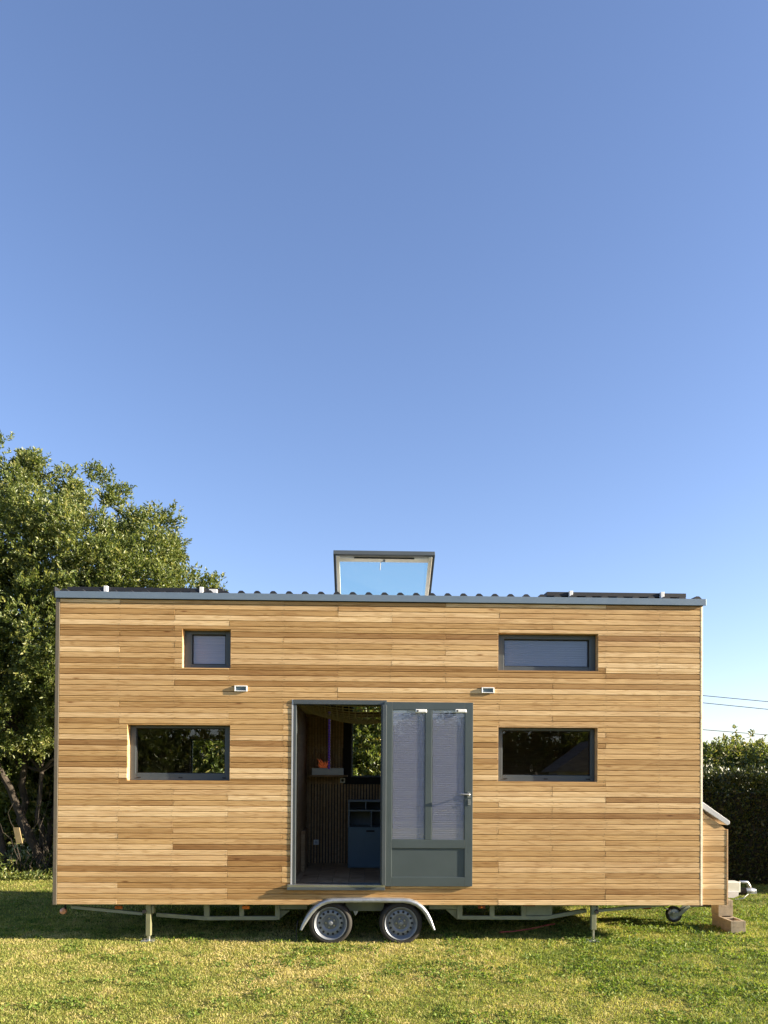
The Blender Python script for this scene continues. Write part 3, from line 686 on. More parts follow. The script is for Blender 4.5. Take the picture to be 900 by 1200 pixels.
# wheels
def wheel(px):
    c = at(px, 1082.3, -.02); zc = .218; x = c[0]
    w = empty('wheel', (x, 0.06, zc)); w.parent = H; w.matrix_parent_inverse = HI
    ty = MB(); ty.lathe([(.10, .17), (.115, .19), (.11, .222), (.09, .238), (.05, .243), (-.04, .243), (-.075, .237), (-.092, .222), (-.096, .205), (-.09, .188), (-.078, .181), (-.06, .178)], 56)
    for k in range(4):
        yy = -.055+.038*k; ty.lathe([(yy, .2445), (yy+.012, .2445)], 56)
    ty.build('tyre', M['rubber'], w, smooth=True)
    rm = MB(); rm.lathe([(-.084, .176), (-.090, .184), (-.094, .184), (-.094, .178), (-.085, .170), (-.076, .164), (-.050, .158), (-.040, .148), (-.046, .138), (-.052, .118), (-.052, .098),
                         (-.042, .088), (-.036, .078), (-.036, .074), (-.045, .070), (-.045, .034), (-.047, .030), (-.047, .025), (-.072, .0235), (-.076, .020), (-.077, .001)], 56)
    rm.build('rim', M['rim'], w, smooth=True)
    hb_ = MB(); hb_.lathe([(-.0455, .072), (-.047, .070), (-.0465, .036), (-.0455, .034)], 40); hb_.build('hub_shade_ring', M['hub'], w)  # darker grey ring, paints in the shade around the bolts
    for k in range(14):
        ho = MB(); a = 2*math.pi*k/14; r = .124
        ho.lathe([(-.0535, .0005), (-.0535, .0135), (-.048, .0145)], 10, 'y', (r*math.cos(a), 0, r*math.sin(a)))
        ho.build('dark_vent_disc', M['black'], w)  # black disc set proud of the rim, stands in for the hole's darkness
    for k in range(5):
        bo = MB(); a = 2*math.pi*k/5+.31+math.pi/2; r = .050
        bo.lathe([(-.062, .0005), (-.062, .0095), (-.045, .0105)], 6, 'y', (r*math.cos(a), 0, r*math.sin(a)))
        bo.build('wheel_bolt', M['steel'], w)
    return w
w1 = wheel(387.2); w2 = wheel(469.8)
for w in (w1, w2):
    c = copy_tree(w, H); c.matrix_parent_inverse = HI; c.location = (w.location.x, 2.34, w.location.z); c.rotation_euler = (0, 0, math.pi)
ax_ = MB()
for w in (w1, w2): ax_.tube([(w.location.x, .17, .218), (w.location.x, 2.24, .218)], .035, 12)
hb(ax_, 'axle', M['chassis'], smooth=True)

# tandem mudguard
def mud(yf, yb, flip=1):
    out = [(351.5, 1089), (353.5, 1083), (357, 1076), (362, 1068.5), (368, 1062), (375, 1057), (383, 1054), (391, 1053), (432, 1052.6), (473, 1053), (481, 1054), (489, 1057), (496, 1062), (501.5, 1068.5), (505.5, 1076), (508, 1083), (510, 1089)]
    pts = [at(x, y, -.06) for x, y in out]; pts = [(p[0], p[2]) for p in pts]; n = len(pts); nor = []
    for i in range(n):
        a = Vector(pts[max(0, i-1)]); b = Vector(pts[min(n-1, i+1)]); d = (b-a).normalized(); nor.append(Vector((d.y, -d.x)))
    sec = [(.000, .26), (.000, .022), (.003, .010), (.010, .003), (.020, .0), (.036, .002), (.045, .008), (.048, .018), (.044, .020), (.036, .012), (.020, .010), (.010, .016), (.006, .03), (.006, .26)]
    mbm = MB(); vs = []
    for i in range(n):
        tap = 0.55 if i in (0, n-1) else 0.8 if i in (1, n-2) else 1
        for dn, dy in sec:
            p = Vector(pts[i])+nor[i]*dn*tap; vs.append((p.x, yf+flip*dy, p.y))
    m = len(sec)
    mbm.add(vs, [(i*m+k, i*m+(k+1) % m, (i+1)*m+(k+1) % m, (i+1)*m+k) for i in range(n-1) for k in range(m)]+[tuple(range(m)), tuple(range((n-1)*m, n*m))])
    hb(mbm, 'mudguard', M['galv'], smooth=True)
mud(-.085, .2); mud(2.485, 0, -1)
m_ = MB(); p_ = P2(417, 1069, .15); m_.prism([(p_[0]-.03, p_[1]+.02), (p_[0]+.03, p_[1]+.02), (p_[0]-.005, p_[1]-.035)], .10, .13); hb(m_, 'stay_bracket', M['galv'])

m_ = MB(); a = at(349, 1078, .05); b = at(347, 1101, .05); m_.tube([(a[0], .05, a[2]), (a[0]-.015, .05, (a[2]+b[2])/2), (b[0], .05, .01)], .006, 6); hb(m_, 'mudguard_stay', M['rubber'])
m_ = MB(); a = at(774, 1060, .6); m_.tube([(a[0], .6, ZB), (a[0]+.005, .6, ZB-.06), (a[0]+.06, .62, ZB-.14), (a[0]+.13, .7, ZB-.16)], .007, 6); hb(m_, 'brake_cable', M['rubber'])
# small lights along the skirt
def marker(px, py, w, h, mat, Y=.2, lens=None):
    c = at(px, py, Y); o = MB(); o.box(c[0]-w, c[0]+w, Y, Y+.03, c[2]-h, c[2]+h); m = hb(o, 'marker_light', mat, bevel=.005)
    o = MB(); o.lathe([(Y-.006, .0005), (Y-.005, h*.55), (Y, h*.6)], 10, 'y', (c[0], 0, c[2])); hb(o, 'lens', lens or M['amber'], m, smooth=True)
    o = MB(); o.box(c[0]-.008, c[0]+.008, Y+.008, Y+.02, c[2]+h, ZB+.01); hb(o, 'bracket', M['chassis'], m)
marker(138.5, 1063.5, .04, .018, M['amber']); marker(288, 1063.5, .042, .018, M['amber']); marker(564.5, 1063, .042, .02, M['red_lens'], lens=M['amber']); marker(758.5, 1063.6, .045, .02, M['red_lens'], lens=M['red_lens']); marker(620, 1060.5, .075, .015, M['red_lens'], Y=.27, lens=M['red_lens'])
c = at(73.5, 1068, .3); o = MB(); o.lathe([(.0, .0005), (.006, .02), (.02, .035), (.06, .038), (.075, .03)], 16, 'y', (c[0], .28, c[2])); rl = hb(o, 'rear_light', M['rear_lens'], smooth=True)
o = MB(); o.box(c[0]+.015, c[0]+.03, .31, .33, c[2], ZB+.02); hb(o, 'bracket', M['black'], rl)

# jockey wheel
c = at(789.5, 1071, .95); jw = empty('jockey_wheel', (c[0], .95, c[2])); jw.parent = H; jw.matrix_parent_inverse = HI
o = MB(); o.lathe([(-.03, .07), (-.034, .085), (-.025, .098), (.0, .102), (.025, .098), (.034, .085), (.03, .07)], 32); o.build('tyre', M['rubber'], jw, smooth=True)
o = MB(); o.lathe([(-.03, .072), (-.018, .06), (-.02, .03), (-.036, .025), (-.038, .001)], 24); o.lathe([(.03, .072), (.018, .06), (.02, .001)], 24); o.build('rim', M['galv'], jw, smooth=True)
o = MB(); o.prism([(-.045, -.015), (-.03, .028), (.05, .03), (.12, .09), (.165, .125), (.19, .095), (.15, .055), (.08, -.01), (0, -.03)], -.052, -.040); o.prism([(-.045, -.015), (-.03, .028), (.05, .03), (.12, .09), (.165, .125), (.19, .095), (.15, .055), (.08, -.01), (0, -.03)], .040, .052)
o.build('fork', M['chassis'], jw, bevel=.003)
o = MB(); o.box(.10, .20, -.06, .06, .125, .15); o.build('mount', M['black'], jw)

# coupling at the tip of the drawbar
YH = 1.12
def HX(px, py): q = at(px, py, YH); return q[0], q[2]
o = MB(); a = HX(849, 1033.5); b = HX(868, 1048); o.box(a[0]-.1, b[0], YH, YH+.16, b[1]+.02, a[1]); a2 = HX(852, 1049.5); b2 = HX(865, 1043); 
hc = hb(o, 'tow_hitch', simple('pale grey enamel', (0.50, 0.52, 0.46), .45, .1, .08, 8), bevel=.012)
o = MB(); a = HX(838, 1044); b = HX(866, 1052); o.prism([(a[0], b[1]), (b[0]-.08, b[1]), (b[0]-.02, b[1]+.03), (b[0]-.02, a[1]), (a[0], a[1])], YH-.03, YH-.003); hb(o, 'hitch_plate', M['lid'], hc, bevel=.005)
o = MB(); a = HX(868, 1045.5); prof = []; nb = 13
for k in range(nb):
    prof.append((Vector((a[0]-.005+k*.0085, YH+.08, a[1]))))
o.tube(prof, [.036 if k % 2 else .05 for k in range(nb)], 14); hb(o, 'bellows', M['rubber'], hc, smooth=True)
o = MB(); a = HX(877, 1045); o.tube([(a[0], YH+.08, a[1]), (a[0]+.05, YH+.08, a[1]+.004), (a[0]+.10, YH+.08, a[1]), (a[0]+.135, YH+.08, a[1]+.004)], [.035, .042, .036, .022], 14)
o.box(a[0]+.03, a[0]+.135, YH+.05, YH+.11, a[1]-.03, a[1]+.012)
hb(o, 'coupling_head', M['galv'], hc, smooth=True)
o = MB(); a = HX(870.5, 1034.5); b = HX(879, 1035); d_ = HX(882, 1040); o.tube([(a[0], YH+.08, a[1]), (b[0], YH+.08, b[1]), (d_[0], YH+.08, d_[1]), (d_[0]+.005, YH+.08, d_[1]-.035)], [.018, .024, .022, .018], 10); hb(o, 'lever', M['steel'], hc, smooth=True)
o = MB(); a = HX(861, 1054); b = HX(871, 1053); d_ = HX(879, 1048.5); o.tube([(a[0], YH, a[1]), (b[0], YH, b[1]), (d_[0], YH+.05, d_[1])], .006, 6); hb(o, 'breakaway_cable', M['steel'], hc)
o = MB(); a = HX(826, 1059); b = HX(839, 1061); o.box(a[0]-.25, b[0], YH-.05, YH+.03, b[1]-.01, a[1]+.03); hb(o, 'plug_lead', M['rubber'], hc)
o = MB(); a = HX(835, 1056); b = HX(841, 1064); o.box(a[0], b[0], YH-.08, YH-.04, b[1], a[1]); hb(o, 'plug', M['white'], hc, bevel=.006)

# concrete blocks under the hitch
def block(name, x0, x1, y0, y1, z0, z1, label, holes, ez=False):
    r = empty(name, ((x0+x1)/2, (y0+y1)/2, z0), label, 'concrete block', 'concrete blocks under the tow hitch')
    cx, cy = r.location.x, r.location.y
    o = MB(); zz = z1-z0; w = (x1-x0)/2; l = (y1-y0)/2
    # solid lower body, then a rim layer with pockets open at the top
    o.box(-w, w, -l, l, 0, zz*.55)
    nh = holes; t = .032; span = (2*l-t)/nh
    o.box(-w, -w+t, -l, l, zz*.55, zz); o.box(w-t, w, -l, l, zz*.55, zz)
    for k in range(nh+1): o.box(-w+t, w-t, -l+k*span, -l+k*span+t, zz*.55, zz)
    o.build('block_body', M['concrete'], r, bevel=.003)
    return r
fx0 = ax(856.5, 1085, .48); fx1 = ax(874, 1085, .48)
b1 = block('concrete_block', fx0, fx1, .48, .98, -.02, .155, 'concrete block lying flat on the grass with a round hole in its top', 2)
b2 = block('concrete_block', fx0-.0, fx1-.0, .80, 1.0, .157, .352, 'concrete block standing on top of the lying block, directly under the hitch', 1)

# ------------------------------------------------------------------ inside
YI = YB-.15
sl_ = MB(); xa = ax(362, 950, YI); xb = ax(412, 950, YI); x = xa
zlo, zhi = FZ+.001, ZT-.55
xs1 = ax(461, 950, YI); zr = rw['b'][2]-.10
while x < xs1:
    top = zhi if x < rw['b'][0]-.1 else zr
    sl_.box(x, x+.026, YI-.012, YI+.005, zlo, top); x += .041
sp = hb(sl_, 'slat_panel', M['slat_wood'])
sl_ = MB(); sl_.box(xa, xs1, YI+.0055, YI+.0095, zlo, zhi if False else zr); hb(sl_, 'felt_backing', M['black'], sp)
m_ = MB(); m_.box(rw['b'][0]-.11, rw['b'][0]-.002, YI-.02, YI+.004, zr, zhi); m_.box(rw['b'][0]-.002, xs1, YI-.02, YI+.004, zr, rw['b'][2]-.002); hb(m_, 'window_casing', M['black'])
# side cupboard by the doorway
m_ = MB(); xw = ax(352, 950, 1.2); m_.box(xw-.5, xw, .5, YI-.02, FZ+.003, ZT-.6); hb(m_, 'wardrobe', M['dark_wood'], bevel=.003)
m_ = MB(); xw2 = ax(361, 990, 1.9); m_.box(xw+.003, xw2, 1.3, 1.9, FZ+.003, az(355, 977, 1.3)); bb = hb(m_, 'bench_box', M['mid_wood'], bevel=.003)
m_ = MB(); m_.box(xw+.003, xw2+.01, 1.28, 1.92, az(355, 977, 1.3)+.002, az(355, 977, 1.3)+.035); hb(m_, 'bench_top', M['dark_wood'], bb)
# ceiling boards and loft net
m_ = MB(); x = .17
while x < WX-.3: m_.box(x, min(x+.12, WX-.16), .155, YB-.145, ZT-.03, ZT-.005); x += .122
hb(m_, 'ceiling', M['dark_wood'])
x0, x1 = op['door'][0]-.05, op['door'][1]+.6; zn_ = az(400, 826, .4)
nt_ = MB()
def netz(u, v): return zn_+.05-.20*math.sin(math.pi*min(1, max(0, u)))*math.sin(math.pi*min(1, max(0, v)))-.03*v
for i in range(22):
    v = i/21; nt_.tube([(x0+(x1-x0)*u/12, .3+1.7*v, netz(u/12, v)) for u in range(13)], .006, 5)
for i in range(24):
    u = i/23; nt_.tube([(x0+(x1-x0)*u, .3+1.7*v/8, netz(u, v/8)) for v in range(9)], .005, 5)
hb(nt_, 'loft_net', M['rope'])
m_ = MB(); zz = az(380, 834, .35); m_.box(op['door'][0]-.2, op['door'][1]+.7, .22, .27, zn_+.06, zn_+.12); hb(m_, 'loft_beam', M['dark_wood']); m_ = MB(); m_.box(op['door'][0]-.2, op['door'][1]+.7, 2.03, 2.09, zn_-.02, zn_+.06); hb(m_, 'loft_beam', M['dark_wood'])
# switches
for (px, py, s, nm) in ((401.5, 914.5, .036, 'wall_switch'), (370.5, 987, .036, 'wall_socket')):
    c = at(px, py, YI-.02); o = MB(); o.box(c[0]-s, c[0]+s, YI-.022, YI-.0125, c[2]-s, c[2]+s); k = hb(o, nm, M['white'], bevel=.005)
    o = MB(); o.lathe([(YI-.0235, .001), (YI-.0235, s*.55), (YI-.0215, s*.58)], 14, 'y', (c[0], 0, c[2])); hb(o, 'face', M['black'] if nm == 'wall_switch' else M['lid'], k)
# shelf with glass case
YSF = 1.95
p0 = at(362, 908, YSF); p1 = at(407, 910.5, YSF)
m_ = MB(); m_.box(p0[0], p1[0], YSF, YI-.0125, p1[2], p1[2]+.025); hb(m_, 'shelf', M['dark_wood'], bevel=.003)
zs = p1[2]+.0255
gx0, gx1 = ax(365.5, 900, YSF+.02), ax(402, 900, YSF+.02)
gc = empty('glass_case', ((gx0+gx1)/2, YSF+.12, zs), 'small glass case with a pale base on the shelf inside the doorway', 'display case')
w = (gx1-gx0)/2
o = MB(); o.box(-w, w, -.10, .14, 0, .095); o.build('base', M['lid'], gc, bevel=.004)
o = MB(); zt = az(400, 876, YSF)-zs; o.box(-w+.01, w-.01, -.092, -.088, .0955, zt); o.box(w-.0095, w-.0055, -.092, .13, .0955, zt); o.build('pane', M['clear_glass'], gc)
oc = at(379, 897.5, YSF+.1)
o = MB()
bx_ = (oc[0], YSF+.12, zs+.098)
o.lathe([(0, .05), (.012, .055), (.03, .03), (.045, .012)], 14, 'z', bx_)
for k in range(9):
    a = k*2.4; r = .055+.02*random.random(); h = .05+.075*random.random()
    o.tube([(bx_[0]+.02*math.cos(a), bx_[1]+.02*math.sin(a), bx_[2]+.02), (bx_[0]+r*math.cos(a), bx_[1]+r*math.sin(a)*.6, bx_[2]+h*.6), (bx_[0]+r*1.25*math.cos(a+.4), bx_[1]+r*.7*math.sin(a+.4), bx_[2]+h)], [.018, .013, .003], 7)
tag(o.build('ornament', M['orange'], smooth=True), 'orange branching coral-like ornament inside the glass case', 'ornament')
# purple bead string
c = at(385.5, 905, YSF-.05); ztop = az(385.5, 832, YSF-.05); o = MB(); zz = c[2]+.06
while zz < ztop:
    o.lathe([(-.017, .004), (-.012, .013), (0, .017), (.012, .013), (.017, .004)], 8, 'z', (c[0], YSF-.05, zz)); zz += .036
bs = empty('bead_string', (0, 0, 0), 'purple beaded string hanging beside the glass case in the doorway', 'bead string')
o.build('beads', M['purple'], bs, smooth=True)
o = MB(); o.tube([(c[0], YSF-.05, c[2]+.04), (c[0], YSF-.05, ztop+.05)], .003, 5); o.build('cord', M['rope'], bs)
# blue cabinet
YCB = 1.72
q0 = at(408, 938, YCB); q1 = at(458, 1013, YCB); cw = q1[0]-q0[0]; chh = q0[2]-FZ-.002
cb = empty('storage_cabinet', (q0[0], YCB, FZ+.002), 'petrol blue cabinet with open cubbies above a plain cupboard front', 'cabinet')
zs1 = az(420, 951, YCB)-FZ; zs2 = az(420, 971, YCB)-FZ
o = MB(); t = .02
o.box(0, t, 0, .5, 0, chh); o.box(cw-t, cw, 0, .5, 0, chh); o.box(t, cw-t, .48, .5, 0, chh-t)
for z in (chh-t, zs1, zs2, 0): o.box(t, cw-t, 0, .478, z, z+t)
u1 = ax(428, 944, YCB)-q0[0]; u2 = ax(434.5, 960, YCB)-q0[0]; u3 = ax(446, 944, YCB)-q0[0]
o.box(u1, u1+.016, .003, .47, zs1+t+.001, chh-t-.001); o.box(u3, u3+.016, .003, .47, zs1+t+.001, chh-t-.001); o.box(u2, u2+.016, .003, .47, zs2+t+.001, zs1-.001)
o.build('carcass', simple('grey blue board', (0.16, 0.19, 0.205), .5), cb, bevel=.002)
o = MB(); o.box(.003, cw-.003, -.020, -.001, .01, zs2+t-.004); fr_ = o.build('cupboard_front', M['blue_paint'], cb, bevel=.003)
u = ax(434, 976, YCB)-q0[0]; o = MB(); o.box(u-.055, u+.055, -.0235, -.0205, zs2-.045, zs2-.022); o.build('finger_slot', M['black'], fr_)

# hose lying under the house
pts = []
for (px, py) in ((585, 1097.5), (600, 1096.5), (615, 1094.5), (628, 1092), (640, 1089), (650, 1087.5)):
    g_ = ground(px, py); pts.append((g_[0], g_[1], .05))
o = MB(); o.tube(pts, .007, 8)
tag(o.build('garden_hose', M['red_hose'], smooth=True), 'faded red hose lying in the shade under the trailer', 'hose')

# ------------------------------------------------------------------ vegetation
def spray_points(blobs, per_m2, fill=0.25, cl=4.2, cr=(.13, .30)):
    C = []; D = []
    for (x, y, z, r, rzf) in blobs:
        nc = max(6, int(4*math.pi*r*r*cl)); d = unit(rng.normal(size=(nc, 3)))
        rad = np.where(rng.random(nc) < fill, rng.uniform(.3, .8, nc), rng.uniform(.80, 1.12, nc))
        cc = np.array([x, y, z])+d*rad[:, None]*np.array([r, r, r*rzf])
        rr = rng.uniform(cr[0], cr[1], nc)*np.clip(r/.6, .55, 1.3)
        per = max(6, int(4*math.pi*r*r*per_m2/nc))
        q = unit(rng.normal(size=(nc, per, 3)).reshape(-1, 3)).reshape(nc, per, 3)
        p = cc[:, None, :]+q*(rr[:, None]*rng.uniform(.35, 1.1, (nc, per)))[:, :, None]*np.array([1.1, 1.1, .9])
        dd = unit((q*.8+d[:, None, :]*.7).reshape(-1, 3))
        C.append(p.reshape(-1, 3)); D.append(dd)
    return np.concatenate(C), np.concatenate(D)
def crown_mesh(name, blobs, per_m2, nl, L, Wd, mat, spread=.16, tmean=.45, zmin=.05, fill=.25, cl=4.2, cr=(.13, .30)):
    p, d = spray_points(blobs, per_m2, fill, cl, cr)
    gap = vnoise(p[:, 0]+p[:, 1]*.7, p[:, 2]+p[:, 1]*.3, .28, 77); kp = (gap > .22) & (p[:, 2] > zmin); p, d = p[kp], d[kp]
    ax0 = unit(d*.75+np.array([0, 0, .65])+rng.normal(0, .45, d.shape)); n = len(p)
    st = rng.uniform(0, 1, (n, nl))
    pos = p[:, None, :]+ax0[:, None, :]*(st*spread)[:, :, None]+rng.normal(0, .012, (n, nl, 3))
    la = ax0[:, None, :]*.8+rng.normal(0, .62, (n, nl, 3))
    tt = np.clip(tmean+rng.normal(0, .13, (n, 1))+rng.normal(0, .16, (n, nl))+(st-.5)*.25, 0, 1)
    pos = pos.reshape(-1, 3); la = la.reshape(-1, 3); k = len(pos)
    return leaves_mesh(name, pos, la, rng.uniform(L*.7, L*1.25, k), rng.uniform(Wd*.75, Wd*1.2, k), tt.ravel(), mat, .22, .12)
def limb(mb, a, b, r0, r1, wob=.12, n=7):
    a, b = Vector(a), Vector(b); L = (b-a).length; pts = []
    for i in range(n+1):
        t = i/n; q = a.lerp(b, t)
        if 0 < i < n: q += Vector((random.uniform(-1, 1), random.uniform(-1, 1), random.uniform(-.4, .4)))*wob*L*.3
        pts.append(q)
    mb.tube(pts, [r0+(r1-r0)*i/n for i in range(n+1)], 8); return pts

# big multi-stemmed tree at the left
YT = 5.5; SC = F/(YT-CAM[1])
tb = []
for (px, py, rp, dy) in ((-110, 590, 70, .3), (-30, 574, 44, .4), (12, 553, 32, -.2), (40, 548, 20, .2), (-60, 640, 80, -.6), (14, 628, 50, -.9), (88, 566, 17, .2), (78, 585, 12, .3), (112, 590, 27, -.3), (140, 602, 26, .5), (65, 655, 60, -1.0),
                       (110, 665, 55, -.9), (150, 640, 38, -.5), (178, 632, 30, .1), (192, 608, 11, .2), (160, 700, 55, -.6), (188, 668, 28, .0), (205, 655, 12, .3), (222, 697, 22, .1), (243, 690, 12, .2), (248, 708, 15, .4), (30, 730, 72, -1.1), (-40, 740, 85, -.4), (100, 760, 70, -.8), (-90, 830, 80, .3), (10, 815, 52, -.6), (62, 800, 42, -.4), (55, 850, 30, .2), (-20, 890, 35, .3), (15, 862, 24, -.5), (170, 790, 60, .2)):
    p = at(px, py, YT+dy); tb.append((p[0], p[1], p[2], rp/SC, .95))
tree = empty('broadleaf_tree', (ax(45, 1020, 6.0), 6.0, 0), 'tall multi-stemmed evergreen tree at the left end of the house, sunlit crown', 'tree')
me = crown_mesh('crown', tb, 125, 12, .066, .029, M['leaf'], tmean=.56, spread=.15, cl=4.8, cr=(.14, .31))
o = bpy.data.objects.new('crown', me); COL.objects.link(o); o.parent = tree; o.matrix_parent_inverse = Matrix.Translation(-tree.location)
tk = MB()
stems = [((60, 1024), (30, 970), (2, 900), (-30, 780), (-60, 640)), ((60, 1024), (26, 960), (27, 900), (30, 800), (40, 600)), ((56, 1022), (62, 960), (70, 900), (110, 780), (150, 690)), ((5, 1020), (-5, 960), (-20, 860), (-60, 700), (-90, 600)),
         ((50, 1020), (48, 985), (45, 940), (50, 830), (75, 640)), ((66, 1020), (80, 960), (100, 880), (170, 770), (215, 690))]
for k, s in enumerate(stems):
    pts = [at(px, py, 6.0+.25*(k % 3)-.12*i) for i, (px, py) in enumerate(s)]
    fine = []
    for a, b in zip(pts, pts[1:]):
        for t in (0, .33, .66): fine.append(Vector(a).lerp(Vector(b), t)+Vector((random.uniform(-.055, .055), random.uniform(-.05, .05), 0)))
    fine.append(Vector(pts[-1])); n = len(fine); fine[0].z = -.05
    tk.tube(fine, [(.08 if k < 2 else .055)*(1-.8*i/n)+.008 for i in range(n)], 9)
    for b in tb[k::6]:
        limb(tk, fine[-3-(k % 3)], (b[0], b[1], b[2]), .035, .008, .2)
    for b in tb[(k+2) % 6::6]: limb(tk, fine[-6], (b[0], b[1], b[2]), .03, .006, .25)
for k in range(16):
    a = Vector(at(random.uniform(5, 66), 1024, 5.7)); a.z = -.02; b = a+Vector((random.uniform(-.4, .4), random.uniform(-.3, .3), random.uniform(.6, 1.7))); limb(tk, a, b, .009, .003, .25)
o = tk.build('trunk', M['bark'], None, smooth=True); o.parent = tree; o.matrix_parent_inverse = Matrix.Translation(-tree.location)
c = at(21, 979, 5.35); o = MB(); v = []
for dz, s in ((-.14, .03), (.14, -.03)):
    v += [(c[0]-.055+s, 5.34, c[2]+dz), (c[0]+.055+s, 5.34, c[2]+dz), (c[0]+.055+s, 5.365, c[2]+dz), (c[0]-.055+s, 5.365, c[2]+dz)]
o.add(v, [(0, 1, 5, 4), (1, 2, 6, 5), (2, 3, 7, 6), (3, 0, 4, 7), (0, 3, 2, 1), (4, 5, 6, 7)])
tag(o.build('wooden_board', M['timber_tag'], bevel=.003), 'small bare wooden board fixed among the stems of the left tree', 'board')

# bushes: two shapes, copied
def bush_mesh(name, blobs, mat, per=70, nl=9, L=.09, Wd=.042, tm=.45):
    return crown_mesh(name, blobs, per*1.6, nl, L, Wd, mat, .16, tm, cl=7, cr=(.22, .40))
def bush(name, loc, label, cat, crown, stem, scale=(1, 1, 1), rot=0, group=None):
    r = empty(name, loc, label, cat, group); r.rotation_euler = (0, 0, rot); r.scale = scale
    for nm, m in (('crown', crown), ('stem', stem)):
        if m is None: continue
        q = bpy.data.objects.new(nm, m); COL.objects.link(q); q.parent = r
    return r
def stem_mesh(blobs):
    s = MB()
    for b in blobs: limb(s, (random.uniform(-.12, .12), random.uniform(-.12, .12), -.03), (b[0], b[1], b[2]), .045, .01, .2)
    o = s.build('stem', M['bark'], None, smooth=True); m = o.data; bpy.data.objects.remove(o); return m
blA = [(0, 0, 1.1, .85, 1.1), (.7, .1, 1.0, .6, 1.1), (-.65, -.1, .9, .65, 1.1), (.1, -.3, 2.0, .8, 1), (-.4, .2, 2.4, .62, 1), (.55, 0, 2.3, .55, 1), (.1, 0, 2.95, .5, 1)]
blB = [(0, 0, .9, .8, 1), (.7, .2, .8, .6, 1), (-.7, 0, .85, .62, 1), (.2, -.3, 1.55, .62, .9), (-.45, .1, 1.7, .5, .9), (.7, .1, 1.5, .42, .9)]
cA, sA = bush_mesh('crown', blA, M['leaf3'], 70, 9, tm=.55), stem_mesh(blA)
cB, sB = bush_mesh('crown', blB, M['leaf3'], 95, 9, .075, .036, .62), stem_mesh(blB)
pa = at(254, 950, 6.5); pb = at(434, 950, 7.9)
bush('tall_shrub', (pa[0], 6.5, 0), 'leafy tall shrub behind the house, seen through the lower left window', 'shrub', cA, sA, (1.15, 1.0, 1.1), .3)
bush('tall_shrub', (pb[0], 7.9, 0), 'leafy tall shrub behind the house, seen through the open doorway', 'shrub', cA, sA, (1.25, 1.1, 1.15), 2.1)
for i, (x, y, s, rt) in enumerate(((-.3, 8.3, 1.15, 1.0), (-2.3, 8.0, 1.25, 4.0), (-4.4, 8.1, 1.25, 2.5), (-6.6, 7.8, 1.3, .7), (5.7, 8.9, 1.1, 3.3), (1.8, 9.6, 1.2, 5.1))):
    bush('dark_shrub', (x, y, 0), 'dense dark shrub filling the shade behind the left tree' if x < 0.5 else 'leafy shrub standing in the back row behind the house', 'shrub', cA, sA, (s, s, s*1.05), rt, 'shrubs in the back row')
hg = empty('garden_hedge', (0, 0, 0))
# clipped hedge on the right: long box of leaves on a woody core
hp = at(858, 1036, ground(858, 1036)[1]); hd = np.array([math.cos(R(18)), -math.sin(R(18))]); hn = np.array([-hd[1], hd[0]])
if hn[1] < 0: hn = -hn
s0, s1, HT, TH = -3.6, 9.5, 1.90, .9
k = 56000
s_ = rng.uniform(s0, s1, k); face = rng.random(k)
z = rng.uniform(.03, HT, k); tdep = np.abs(rng.normal(0, .07, k))
top = face > .72
z = np.where(top, HT+rng.normal(0, .06, k)-np.abs(rng.normal(0, .10, k))*(rng.random(k) < .6), z); tdep = np.where(top, rng.uniform(0, TH, k), tdep)
back = face < .12; tdep = np.where(back, TH-tdep, tdep)
bump = (vnoise(s_, z, .45, 31)-.5)*.22; tdep = tdep+np.where(top, 0, bump)
ends = (face > .12) & (face < .15); s_ = np.where(ends, s0+rng.random(k)*.1, s_); tdep = np.where(ends, rng.uniform(0, TH, k), tdep)
pos = np.stack([hp[0]+hd[0]*s_+hn[0]*tdep, hp[1]+hd[1]*s_+hn[1]*tdep, z+np.where(top, (vnoise(s_, tdep, .5, 33)-.5)*.2+(rng.random(k) < .06)*rng.uniform(0, .16, k), 0)], 1)
la = rng.normal(0, .6, (k, 3))+np.where(top[:, None], np.array([0, 0, 1.0]), np.array([-hn[0], -hn[1], .5]))
me = leaves_mesh('foliage', pos, la, rng.uniform(.05, .10, k), rng.uniform(.03, .05, k), np.clip(rng.normal(.45, .22, k), 0, 1), M['leaf2'])
hg.location = (hp[0], hp[1], 0); tag(hg, 'long clipped dark green hedge behind the tow hitch', 'hedge')
o = bpy.data.objects.new('foliage', me); COL.objects.link(o); o.parent = hg; o.matrix_parent_inverse = Matrix.Translation(-hg.location)
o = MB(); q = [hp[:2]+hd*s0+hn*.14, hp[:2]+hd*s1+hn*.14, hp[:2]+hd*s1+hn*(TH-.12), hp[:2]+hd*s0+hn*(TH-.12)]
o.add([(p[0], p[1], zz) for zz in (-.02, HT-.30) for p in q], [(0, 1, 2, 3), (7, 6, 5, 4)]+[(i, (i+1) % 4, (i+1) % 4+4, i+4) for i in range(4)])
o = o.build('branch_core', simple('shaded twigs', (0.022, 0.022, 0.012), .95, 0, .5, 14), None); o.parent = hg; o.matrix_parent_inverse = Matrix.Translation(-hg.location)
# bushes beyond the hedge
for (px, py, Y, sc, rt, lab) in ((832, 858, 8.4, 1.25, .4, 'rounded sunlit bush rising behind the hedge, right against the house corner'), (872, 868, 8.0, 1.12, 2.2, 'olive green bush showing above the hedge, second from the house'),
                                 (905, 863, 7.8, 1.2, 4.0, 'bush above the hedge at the right edge of the view'), (960, 860, 7.6, 1.25, 5.2, None), (1030, 860, 7.3, 1.25, 1.2, None)):
    p = at(px, py, Y); s = p[2]/2.42
    bush('hedge_bush', (p[0], Y, 0), lab or 'bush standing behind the hedge beyond the right edge of the view', 'bush', cB, sB, (sc, sc, s), rt, 'bushes behind the clipped hedge')

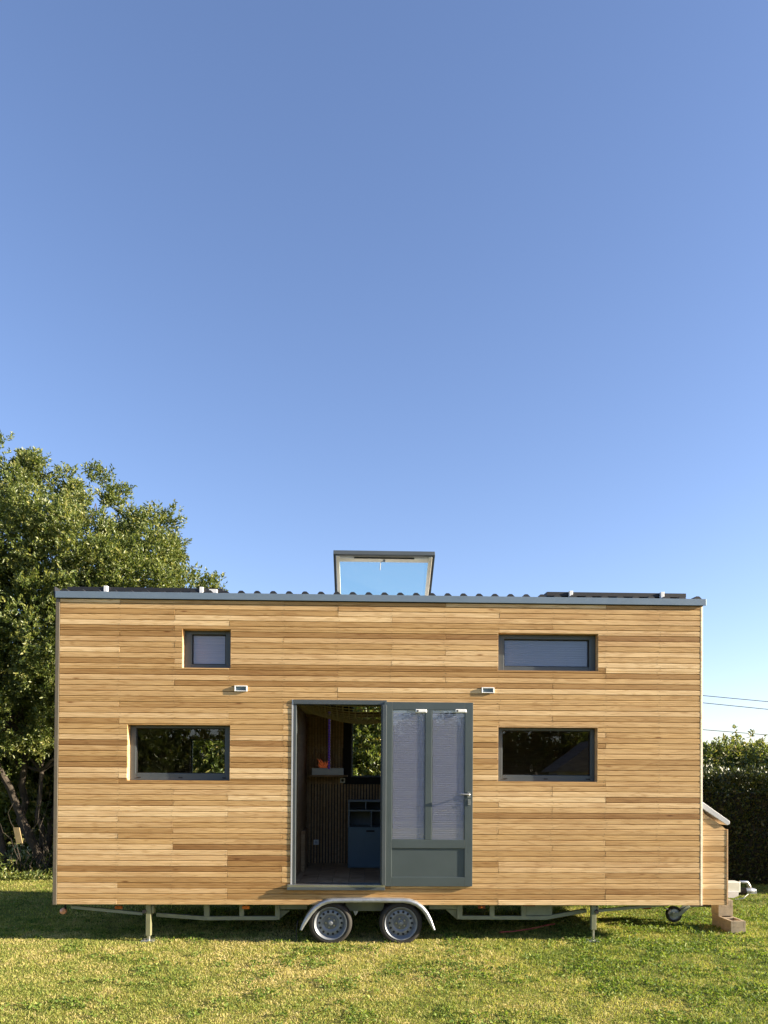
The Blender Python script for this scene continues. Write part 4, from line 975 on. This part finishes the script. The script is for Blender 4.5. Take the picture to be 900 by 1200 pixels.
# lit undergrowth at the foot of the left tree
k = 15000
x = rng.uniform(-6.5, -.0, k); y = rng.uniform(5.0, 6.9, k); hgt = (.06+.42*vnoise(x, y, .35, 51)**1.5)*np.clip((y-4.95)/.7, .15, 1)
z = rng.random(k)*hgt
la = np.stack([rng.normal(0, .7, k), rng.normal(-.2, .7, k), rng.uniform(.1, 1.2, k)], 1)
me = leaves_mesh('undergrowth', np.stack([x, y, z], 1), la, rng.uniform(.035, .10, k), rng.uniform(.02, .045, k), np.clip(rng.normal(.5, .22, k), 0, 1), M['leaf3'])
o = bpy.data.objects.new('undergrowth', me); COL.objects.link(o); tag(o, 'low leafy undergrowth at the foot of the left tree', 'undergrowth', kind='stuff')

# overhead wires
for (ya, yb, lab) in ((815, 822.3, 'thin overhead wire, highest of the three beside the house'), (823.5, 831.3, 'thin overhead wire, middle one of the three beside the house'), (855, 861.3, 'thin overhead wire, lowest of the three, just above the bushes')):
    pts = []
    for px in range(-500, 1801, 100):
        t = (px-822)/78.0; py = ya+(yb-ya)*t-((px-860)/78.0)**2*.06
        pts.append(at(px, py, 25.0))
    o = MB(); o.tube(pts, .016, 5)
    tag(o.build('overhead_wire', M['cable']), lab, 'power line', 'overhead wires across the sky')

# what stands behind the photographer (seen in the glass)
blT = [(0, 0, 2.2, 1.5, 1), (1.2, .2, 2.4, 1.1, 1), (-1.2, 0, 2.3, 1.15, 1), (.2, 0, 3.4, 1.15, .9), (-.7, .1, 1.2, 1.1, 1), (.9, 0, 1.1, 1.1, 1)]
cT, sT = crown_mesh('crown', blT, 26, 8, .16, .08, M['leaf'], .3, .4), stem_mesh(blT)
for i in range(9):
    bush('garden_tree', (-9+i*3.0+random.uniform(-.4, .4), -25-random.uniform(0, 2.5), 0), 'broad bushy tree in the row across the lawn from the house front', 'tree', cT, sT, (1.15, 1.15, random.uniform(.92, 1.12)), i*1.3, 'trees opposite the house')

gh = empty('garden_house', (12.3, -21.0, 0), 'small pale garden house across the lawn, mirrored in the lower right window', 'house')
gh.scale = (.72, .8, .85)
o = MB(); o.box(-1.9, 1.9, -1.6, 0, 0, 2.5); o.build('wall', M['plaster'], gh)
o = MB(); o.prism([(-2.3, 2.45), (2.3, 2.45), (0, 3.9)], -1.9, .9); o.build('roof', M['tile'], gh)
for x_ in (-1.9, -.1, 1.8):
    o = MB(); o.box(x_-.06, x_+.06, .6, .72, 0, 2.44); o.build('post', M['white'], gh)
o = MB(); o.box(-.5, .4, .002, .06, .02, 2.1); o.build('door', M['anthracite'], gh, bevel=.004)
o = MB(); o.box(.9, 1.6, .002, .05, .9, 2.0); o.build('window', M['lens'], gh, bevel=.004)
